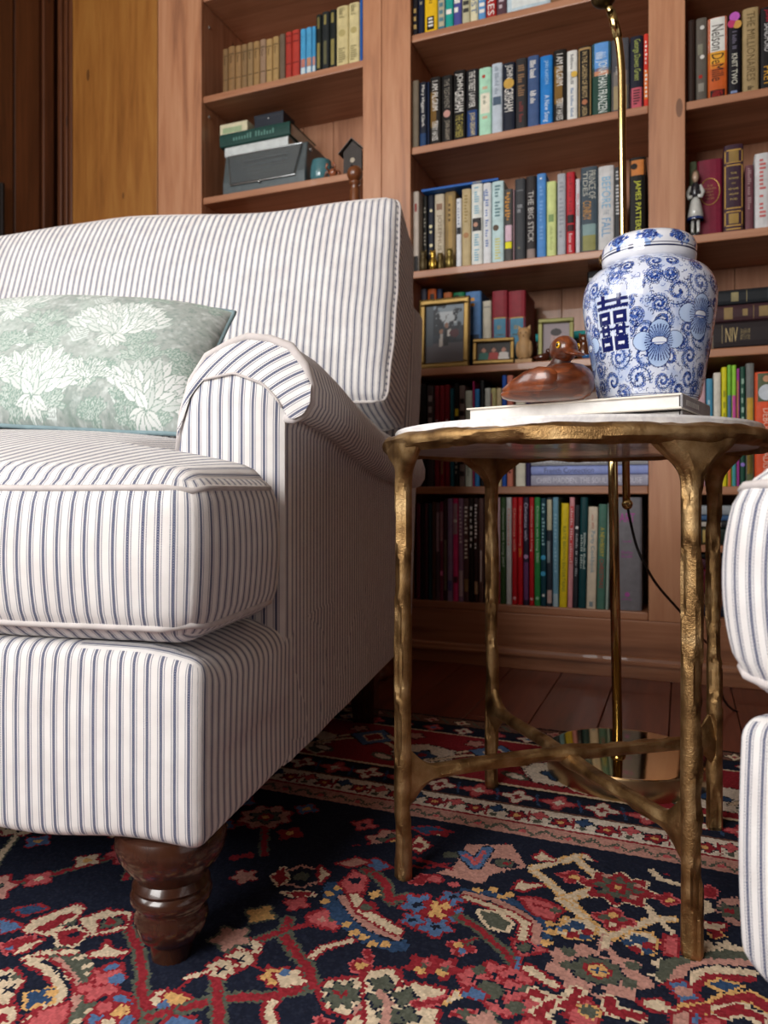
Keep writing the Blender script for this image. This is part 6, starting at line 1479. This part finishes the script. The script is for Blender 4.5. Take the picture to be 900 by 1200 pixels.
def owl(x, v, z, h, m, label, group=None, plinth=False, eye='#2a1d10', slim=.66):
    root = bc_empty('owl_figurine', x, 400, v, z); root.scale = (slim, slim, 1); tag(root, label, 'owl figurine', group)
    s = h
    z0 = .0
    if plinth: MB().box(-.27 * s, .27 * s, -.17 * s, .18 * s, 0, .10 * s, .006 * s * 10 * .1, 2).build('plinth', m, root); z0 = .09 * s
    MB().lathe([(.13 * s, z0), (.20 * s, z0 + .05 * s), (.245 * s, z0 + .2 * s), (.235 * s, z0 + .38 * s), (.19 * s, z0 + .5 * s), (.175 * s, z0 + .56 * s), (.205 * s, z0 + .64 * s), (.22 * s, z0 + .72 * s), (.20 * s, z0 + .80 * s), (.12 * s, z0 + .85 * s), (.01 * s, z0 + .86 * s)], 20).build('body', m, root, True)
    for sg in (-1, 1):
        MB().add([(sg * .20 * s, -.05 * s, z0 + .76 * s), (sg * .06 * s, -.05 * s, z0 + .83 * s), (sg * .13 * s, .06 * s, z0 + .78 * s), (sg * .19 * s, 0, z0 + .93 * s)], [(0, 1, 3), (1, 2, 3), (2, 0, 3), (0, 2, 1)]).build('ear', m, root)
        e = MB().tube([(sg * .085 * s + .055 * s * math.cos(k * math.pi / 8), -.19 * s + .02 * s * abs(math.sin(k)), z0 + .70 * s + .055 * s * math.sin(k * math.pi / 8)) for k in range(16)], .014 * s, 6, closed=True).build('eye_ring', m, root, True)
        MB().ball((sg * .085 * s, -.19 * s, z0 + .70 * s), .03 * s, 8, 6).build('pupil', mat('owl_eye_' + eye[1:], eye, .3), e, True)
        MB().ball((sg * .19 * s, -.01 * s, z0 + .28 * s), .2 * s, 14, 10, (.42, .75, 1.15)).build('wing', m, root, True)
        MB().ball((sg * .08 * s, -.18 * s, z0 + .030 * s), .05 * s, 10, 6, (1, 1.3, .6)).build('foot', m, root, True)
    MB().add([(-.03 * s, -.20 * s, z0 + .66 * s), (.03 * s, -.20 * s, z0 + .66 * s), (0, -.26 * s, z0 + .60 * s), (0, -.17 * s, z0 + .58 * s)], [(0, 2, 1), (0, 3, 2), (1, 2, 3), (0, 1, 3)]).build('beak', m, root)
    return root
hb_ = size_at(508, 28, .020)
M_OB = mat('dull_brass', '#6e5c34', .45, .7); M_OG = mat('bright_brass', '#b59442', .25, .9); M_OD = mat('dark_brass', '#4f4226', .5, .6)
owl(496.3, .021, Z['3'], hb_, M_OD, 'dark brass owl figurine next to the shelf upright', 'brass owls')
owl(507.4, .020, Z['3'], hb_ * .95, M_OG, 'bright gold brass owl figurine in the owl row', 'brass owls')
owl(516.0, .039, Z['3'], hb_ * .9, M_OB, 'dull brass owl between the bright owl and the tan book', 'brass owls')
owl(527.0, .021, Z['3'], hb_ * .95, mat('olive_brass', '#82713d', .35, .8), 'olive brass owl in front of the tan leather book', 'brass owls')
owl(614.5, .030, Z['4'], size_at(613, 44, .028), mat('carved_tan_wood', '#bb9566', .6), 'carved tan wooden owl between two photo frames', None, True, '#8a6a44', .82)
owl(684.5, .075, Z['4'], size_at(681, 38, .07), mat('brown_glass', '#5a2f16', .15, 0, .5), 'glossy brown owl-shaped figurine beside the blue jar', slim=.8)
# small glazed bird and blue dish on the frame shelf
bd = bc_empty('bird_figurine', 636, 420, .0225, Z['4'], .2); tag(bd, 'small glossy dark brown bird figurine in front of the portrait frame', 'bird figurine')
mg = mat('brown_glaze', '#4a1f12', .12, 0, .6)
V, Fs = loft([(-.026, .012, .002, .002, .002), (-.020, .012, .006, .005, .006), (-.008, .013, .011, .009, .012), (.006, .014, .012, .011, .0135), (.016, .016, .008, .010, .010), (.020, .018, .003, .004, .004)], 16)
mk('body', V, Fs, mg, bd, True); hb2 = MB().ball((.016, 0, .029), .0085, 14, 10).build('head', mg, bd, True); MB().add([(.022, -.003, .030), (.022, .003, .030), (.031, 0, .027), (.022, 0, .025)], [(0, 1, 2), (1, 3, 2), (3, 0, 2), (0, 3, 1)]).build('beak', mg, hb2)
ds = bc_empty('glass_dish', 688, 420, .027, Z['4']); tag(ds, 'tiny blue glass dish at the foot of the brown owl', 'dish')
MB().lathe([(.004, .0), (.010, .001), (.014, .006), (.015, .010), (.0135, .010), (.010, .004), (.002, .003)], 20).build('bowl', mat('blue_glass', '#2f6fb0', .1, 0, .4), ds, True)

# girl figurine
gf = empty('girl_figurine', W(uC1 + .0255, .034, ZC3), -PHI - .1); gf.scale = (.66, .66, 1); tag(gf, 'porcelain girl figurine in white dress with blue hem on the shelf', 'figurine')
s = size_at(813, 86, .030); pw_ = mat('figurine_white', '#c9cbc6', .2, 0, .5); pb = mat('figurine_blue', '#22386e', .2, 0, .5); pd = mat('figurine_dark', '#26262c', .25, 0, .4); ps = mat('figurine_skin', '#b99c84', .25, 0, .4)
ph_ = mat('figurine_hair', '#6d5c48', .3, 0, .3)
MB().lathe([(.14 * s, 0), (.15 * s, .02 * s), (.13 * s, .035 * s), (.02 * s, .04 * s)], 20).build('base', pd, gf, True)
for sg in (-1, 1): MB().tube([(sg * .05 * s, -.01 * s, .03 * s), (sg * .055 * s, -.01 * s, .12 * s), (sg * .05 * s, 0, .26 * s)], [.028 * s, .032 * s, .036 * s], 10).build('leg', pw_, gf, True); MB().ball((sg * .055 * s, -.035 * s, .05 * s), .032 * s, 10, 6, (.9, 1.7, .7)).build('shoe', pd, gf, True)
MB().lathe([(.165 * s, .235 * s), (.168 * s, .25 * s), (.160 * s, .275 * s)], 24, (0, 0), False).build('hem', pb, gf, True)
MB().lathe([(.162 * s, .27 * s), (.135 * s, .38 * s), (.095 * s, .50 * s), (.07 * s, .545 * s)], 24).build('skirt', pw_, gf, True)
MB().lathe([(.07 * s, .53 * s), (.088 * s, .60 * s), (.095 * s, .68 * s), (.07 * s, .73 * s), (.03 * s, .76 * s)], 20).build('bodice', pd, gf, True)
for sg in (-1, 1): MB().tube([(sg * .09 * s, 0, .70 * s), (sg * .15 * s, -.03 * s, .60 * s), (sg * .12 * s, -.09 * s, .54 * s), (sg * .05 * s, -.11 * s, .545 * s)], [.035 * s, .042 * s, .032 * s, .02 * s], 10).build('arm', pw_, gf, True)
hh = MB().ball((0, -.005 * s, .83 * s), .075 * s, 16, 12, (.9, .95, 1.1)).build('head', ps, gf, True)
MB().ball((0, .012 * s, .85 * s), .08 * s, 16, 12, (1, .95, 1.05)).build('hair', ph_, hh, True)
MB().tube([(sg_ * 1.0, 0, 0) for sg_ in (0, .001)], .0005, 4)

# ------------------------------------------------------------------ left bay lower shelf: grey machine and what lies on and beside it
u0, u1 = bray(257, 220, .03)[0], bray(362, 220, .03)[0]; vm = .028
gm = empty('vintage_machine', W((u0 + u1) / 2, vm, ZA2 + .0003), -PHI); tag(gm, 'grey metal vintage machine with a clear slanted front on the shelf', 'machine')
gw = (u1 - u0); gh = bray(300, 172, vm)[1] - ZA2; M_GR = mat('grey_enamel', '#5b6568', .35, .2)
hw = gw / 2 * .92
prof = [(0, 0), (0, .30 * gh), (.018, gh * .96), (.03, gh), (.19, gh), (.20, gh * .9), (.20, 0)]
n = len(prof)
mb = MB().add([(x, p, q) for x in (-hw, hw) for p, q in prof], [list(range(n)), list(range(n, 2 * n))[::-1]] + [(i, n + i, n + (i + 1) % n, (i + 1) % n) for i in range(n)])
bdy = mb.build('body', M_GR, gm); bv = bdy.modifiers.new('b', 'BEVEL'); bv.width = .006; bv.segments = 3
gl, t = newmat('clear_plastic', .08); t.b.inputs['Base Color'].default_value = (*rgb('#a9b4b8'), 1); t.b.inputs['Coat Weight'].default_value = .5; t.b.inputs['Transmission Weight'].default_value = .8
def fy(z): return float(np.interp(z, [p[1] for p in prof[:3]], [p[0] for p in prof[:3]]))
za, zb_ = gh * .22, gh * .93
w0, w1 = hw * .78, hw * .90
def panel(x0a, x0b, z0, z1, off, th, nm, m, par):
    V = [(-x0a, fy(z0) - off, z0), (x0a, fy(z0) - off, z0), (x0b, fy(z1) - off, z1), (-x0b, fy(z1) - off, z1)]
    V += [(p[0], p[1] + th, p[2]) for p in V]
    return MB().add(V, [(0, 1, 2, 3), (7, 6, 5, 4), (0, 4, 5, 1), (1, 5, 6, 2), (2, 6, 7, 3), (3, 7, 4, 0)]).build(nm, m, par)
panel(w0, w1, za, zb_, .0020, .004, 'dark_opening', mat('machine_inside', '#23282a', .6), gm)
fr_ = MB().tube([(-w0, fy(za) - .004, za), (w0, fy(za) - .004, za), (w1, fy(zb_) - .004, zb_), (-w1, fy(zb_) - .004, zb_)], .0028, 8, closed=True).build('bezel', mat('chrome_trim', '#c4c8c8', .2, .9), gm)
panel(w0 * .97, w1 * .97, za + .004, zb_ - .004, .006, .002, 'clear_cover', gl, gm)
MB().ball((-.01, -.006, za - .004), .005, 10, 8).build('latch', mat('chrome_trim', '#c4c8c8', .2, .9), gm, True)
for i in range(4): MB().box(-w0 * .6, w0 * .75, fy(gh * .5) - .0042, fy(gh * .5) - .0036, gh * (.42 + .1 * i), gh * (.435 + .1 * i)).build('scale_line', mat('machine_line', '#5f686b', .5), gm)
MB().lathe([(.006, 0), (.006, .010), (.004, .012)], 14).build('side_knob', mat('chrome_trim', '#c4c8c8', .2, .9), gm, True, loc=(hw + .0, .04, gh * .8))
for sx in (-hw * .8, hw * .8):
    for sy_ in (.02, .18): MB().box(sx - .008, sx + .008, sy_ - .008, sy_ + .008, -.0002, .004).build('foot', mat('black_rubber', '#100e0e', .5), gm)
zt = ZA2 + gh + .0005
g = 'things on the grey machine'
z = flat(264, 338, 158, 170, zt, vm + .035, '#cfd6d6', 'white flat book lying directly on the grey machine', g, [], .15)
z = flat(258, 340, 141, 157, z, vm + .03, '#274842', 'dark teal flat book on top of the white one above the machine', g, [('t', 'NATURAL HISTORY', .2, .8, '#5f8a80', .4)], .19)
ua, ub = bray(259, 140, .08)[0], bray(291, 140, .08)[0]
cb_ = MB().box(0, ub - ua, 0, .06, 0, size_at(275, 14, .08), .002, 2).build('card_box', mat('cream_card', '#d5cfae', .7), None, loc=W(ua, vm + .045, z + .0004), rotz=-PHI); tag(cb_, 'small cream card box on the teal book above the machine', 'box', g)
MB().box(.012, (ub - ua) * .8, -.0005, .001, .008, size_at(275, 9, .08)).build('box_label', mat('pale_green_print', '#9cb08a', .7), cb_)
ua, ub = bray(300, 130, .10)[0], bray(334, 130, .10)[0]
bb = MB().box(0, ub - ua, 0, .08, 0, size_at(317, 19, .10), .003, 2).build('tin_box', mat('dark_blue_tin', '#1f2733', .4), None, loc=W(ua, vm + .06, z + .0004), rotz=-PHI); tag(bb, 'dark navy tin box beside the cream card box', 'box', g)
MB().box(-.0005, ub - ua + .0005, -.0005, .0805, size_at(317, 15, .1), size_at(317, 19.5, .1), .002, 2).build('lid', mat('dark_blue_tin', '#1f2733', .4), bb); MB().ball(((ub - ua) / 2, -.002, size_at(317, 13, .1)), .003, 8, 6).build('catch', mat('chrome_trim', '#c4c8c8', .2, .9), bb)
# teal pot, crab ornament, birdhouse
tp = bc_empty('ceramic_pot', 377, 200, .062, ZA2); tag(tp, 'teal glazed ceramic pot beside the grey machine', 'pot'); s = size_at(374, 27, .05)
MB().lathe([(.30 * s, 0), (.42 * s, .02 * s), (.50 * s, .3 * s), (.49 * s, .7 * s), (.43 * s, .92 * s), (.44 * s, 1.0 * s), (.38 * s, 1.0 * s), (.38 * s, .9 * s), (.42 * s, .6 * s), (.2 * s, .08 * s)], 26, (0, 0), False).build('bowl', mat('teal_glaze', '#4a7a82', .12, 0, .5), tp, True)
cr = bc_empty('crab_ornament', 390, 200, .022, ZA2); cr.scale = (.72, .72, .9); tag(cr, 'small orange brown crab ornament in front of the teal pot', 'ornament'); s = size_at(386, 14, .018); mo_ = mat('orange_glaze', '#9a5a3c', .25, 0, .4)
MB().ball((0, 0, .45 * s), .5 * s, 16, 10, (1.0, .8, .75)).build('shell', mo_, cr, True)
for sg in (-1, 1):
    for k in range(3): MB().tube([(sg * .3 * s, (.2 - .2 * k) * s, .4 * s), (sg * .75 * s, (.25 - .25 * k) * s, .55 * s), (sg * .95 * s, (.3 - .3 * k) * s, .0)], .07 * s, 6).build('leg', mo_, cr, True)
    MB().tube([(sg * .3 * s, -.3 * s, .5 * s), (sg * .6 * s, -.6 * s, .8 * s), (sg * .35 * s, -.7 * s, 1.1 * s)], [.09 * s, .1 * s, .16 * s], 8).build('claw', mo_, cr, True)
    MB().ball((sg * .18 * s, -.3 * s, .85 * s), .10 * s, 8, 6).build('eye', mat('black_glass', '#0a0808', .15), cr, True)
bh = bc_empty('birdhouse', 417, 180, .08, ZA2, .0); tag(bh, 'dark little birdhouse with a slanted metal roof on the shelf', 'birdhouse'); s = size_at(417, 48, .08); bw_ = .24 * s; mdk = mat('weathered_wood', '#3a3431', .6, .2)
zl = .0
pent = [(-bw_, .0), (bw_, .0), (bw_, .68 * s), (0, .92 * s), (-bw_, .68 * s)]
n = 5; MB().add([(x, y, z_) for y in (-.2 * s, .2 * s) for x, z_ in pent], [list(range(n)), list(range(n, 2 * n))[::-1]] + [(i, n + i, n + (i + 1) % n, (i + 1) % n) for i in range(n)]).build('house', mdk, bh)
for sg in (-1, 1):
    V = [(0, -.28 * s, .95 * s), (sg * bw_ * 1.45, -.28 * s, .62 * s), (sg * bw_ * 1.45, .26 * s, .62 * s), (0, .26 * s, .95 * s)]; V += [(a, b, c + .02 * s) for a, b, c in V]
    MB().add(V, [(0, 1, 2, 3), (7, 6, 5, 4), (0, 4, 5, 1), (1, 5, 6, 2), (2, 6, 7, 3), (3, 7, 4, 0)]).build('roof', mat('zinc_roof', '#6a6460', .4, .6), bh)
MB().lathe([(.001, 0), (.06 * s, 0), (.06 * s, .01 * s), (.04 * s, .012 * s)], 16).build('entrance', mat('pale_bone', '#b5ab98', .5), bh, loc=(0, -.2 * s, .45 * s)).rotation_euler = (math.pi / 2, 0, 0)
MB().tube([(0, -.2 * s, .3 * s), (0, -.3 * s, .3 * s)], .018 * s, 8).build('perch', mdk, bh)

# turned post with a ball finial standing behind the sofa
fd = 2.06; fx, _, fz = at(416, 204, fd)
fp = empty('finial_post', (fx, fd, 0)); tag(fp, 'turned brown wooden post with a ball finial behind the sofa', 'wooden post')
mfw = wood('turned_oak', '#4a2712', '#693a1c', '#824d28', 'z', .35, 1.0, False, .3)
MB().lathe([(.10, 0), (.10, .02), (.03, .035), (.02, .06), (.014, .2), (.018, .5), (.012, .8), (.014, fz - .1), (.0145, fz - .045), (.010, fz - .032), (.016, fz - .028), (.016, fz - .022), (.009, fz - .018)], 24).build('shaft', mfw, fp, True)
MB().ball((0, 0, fz), .022, 20, 14).build('finial', mfw, fp, True)
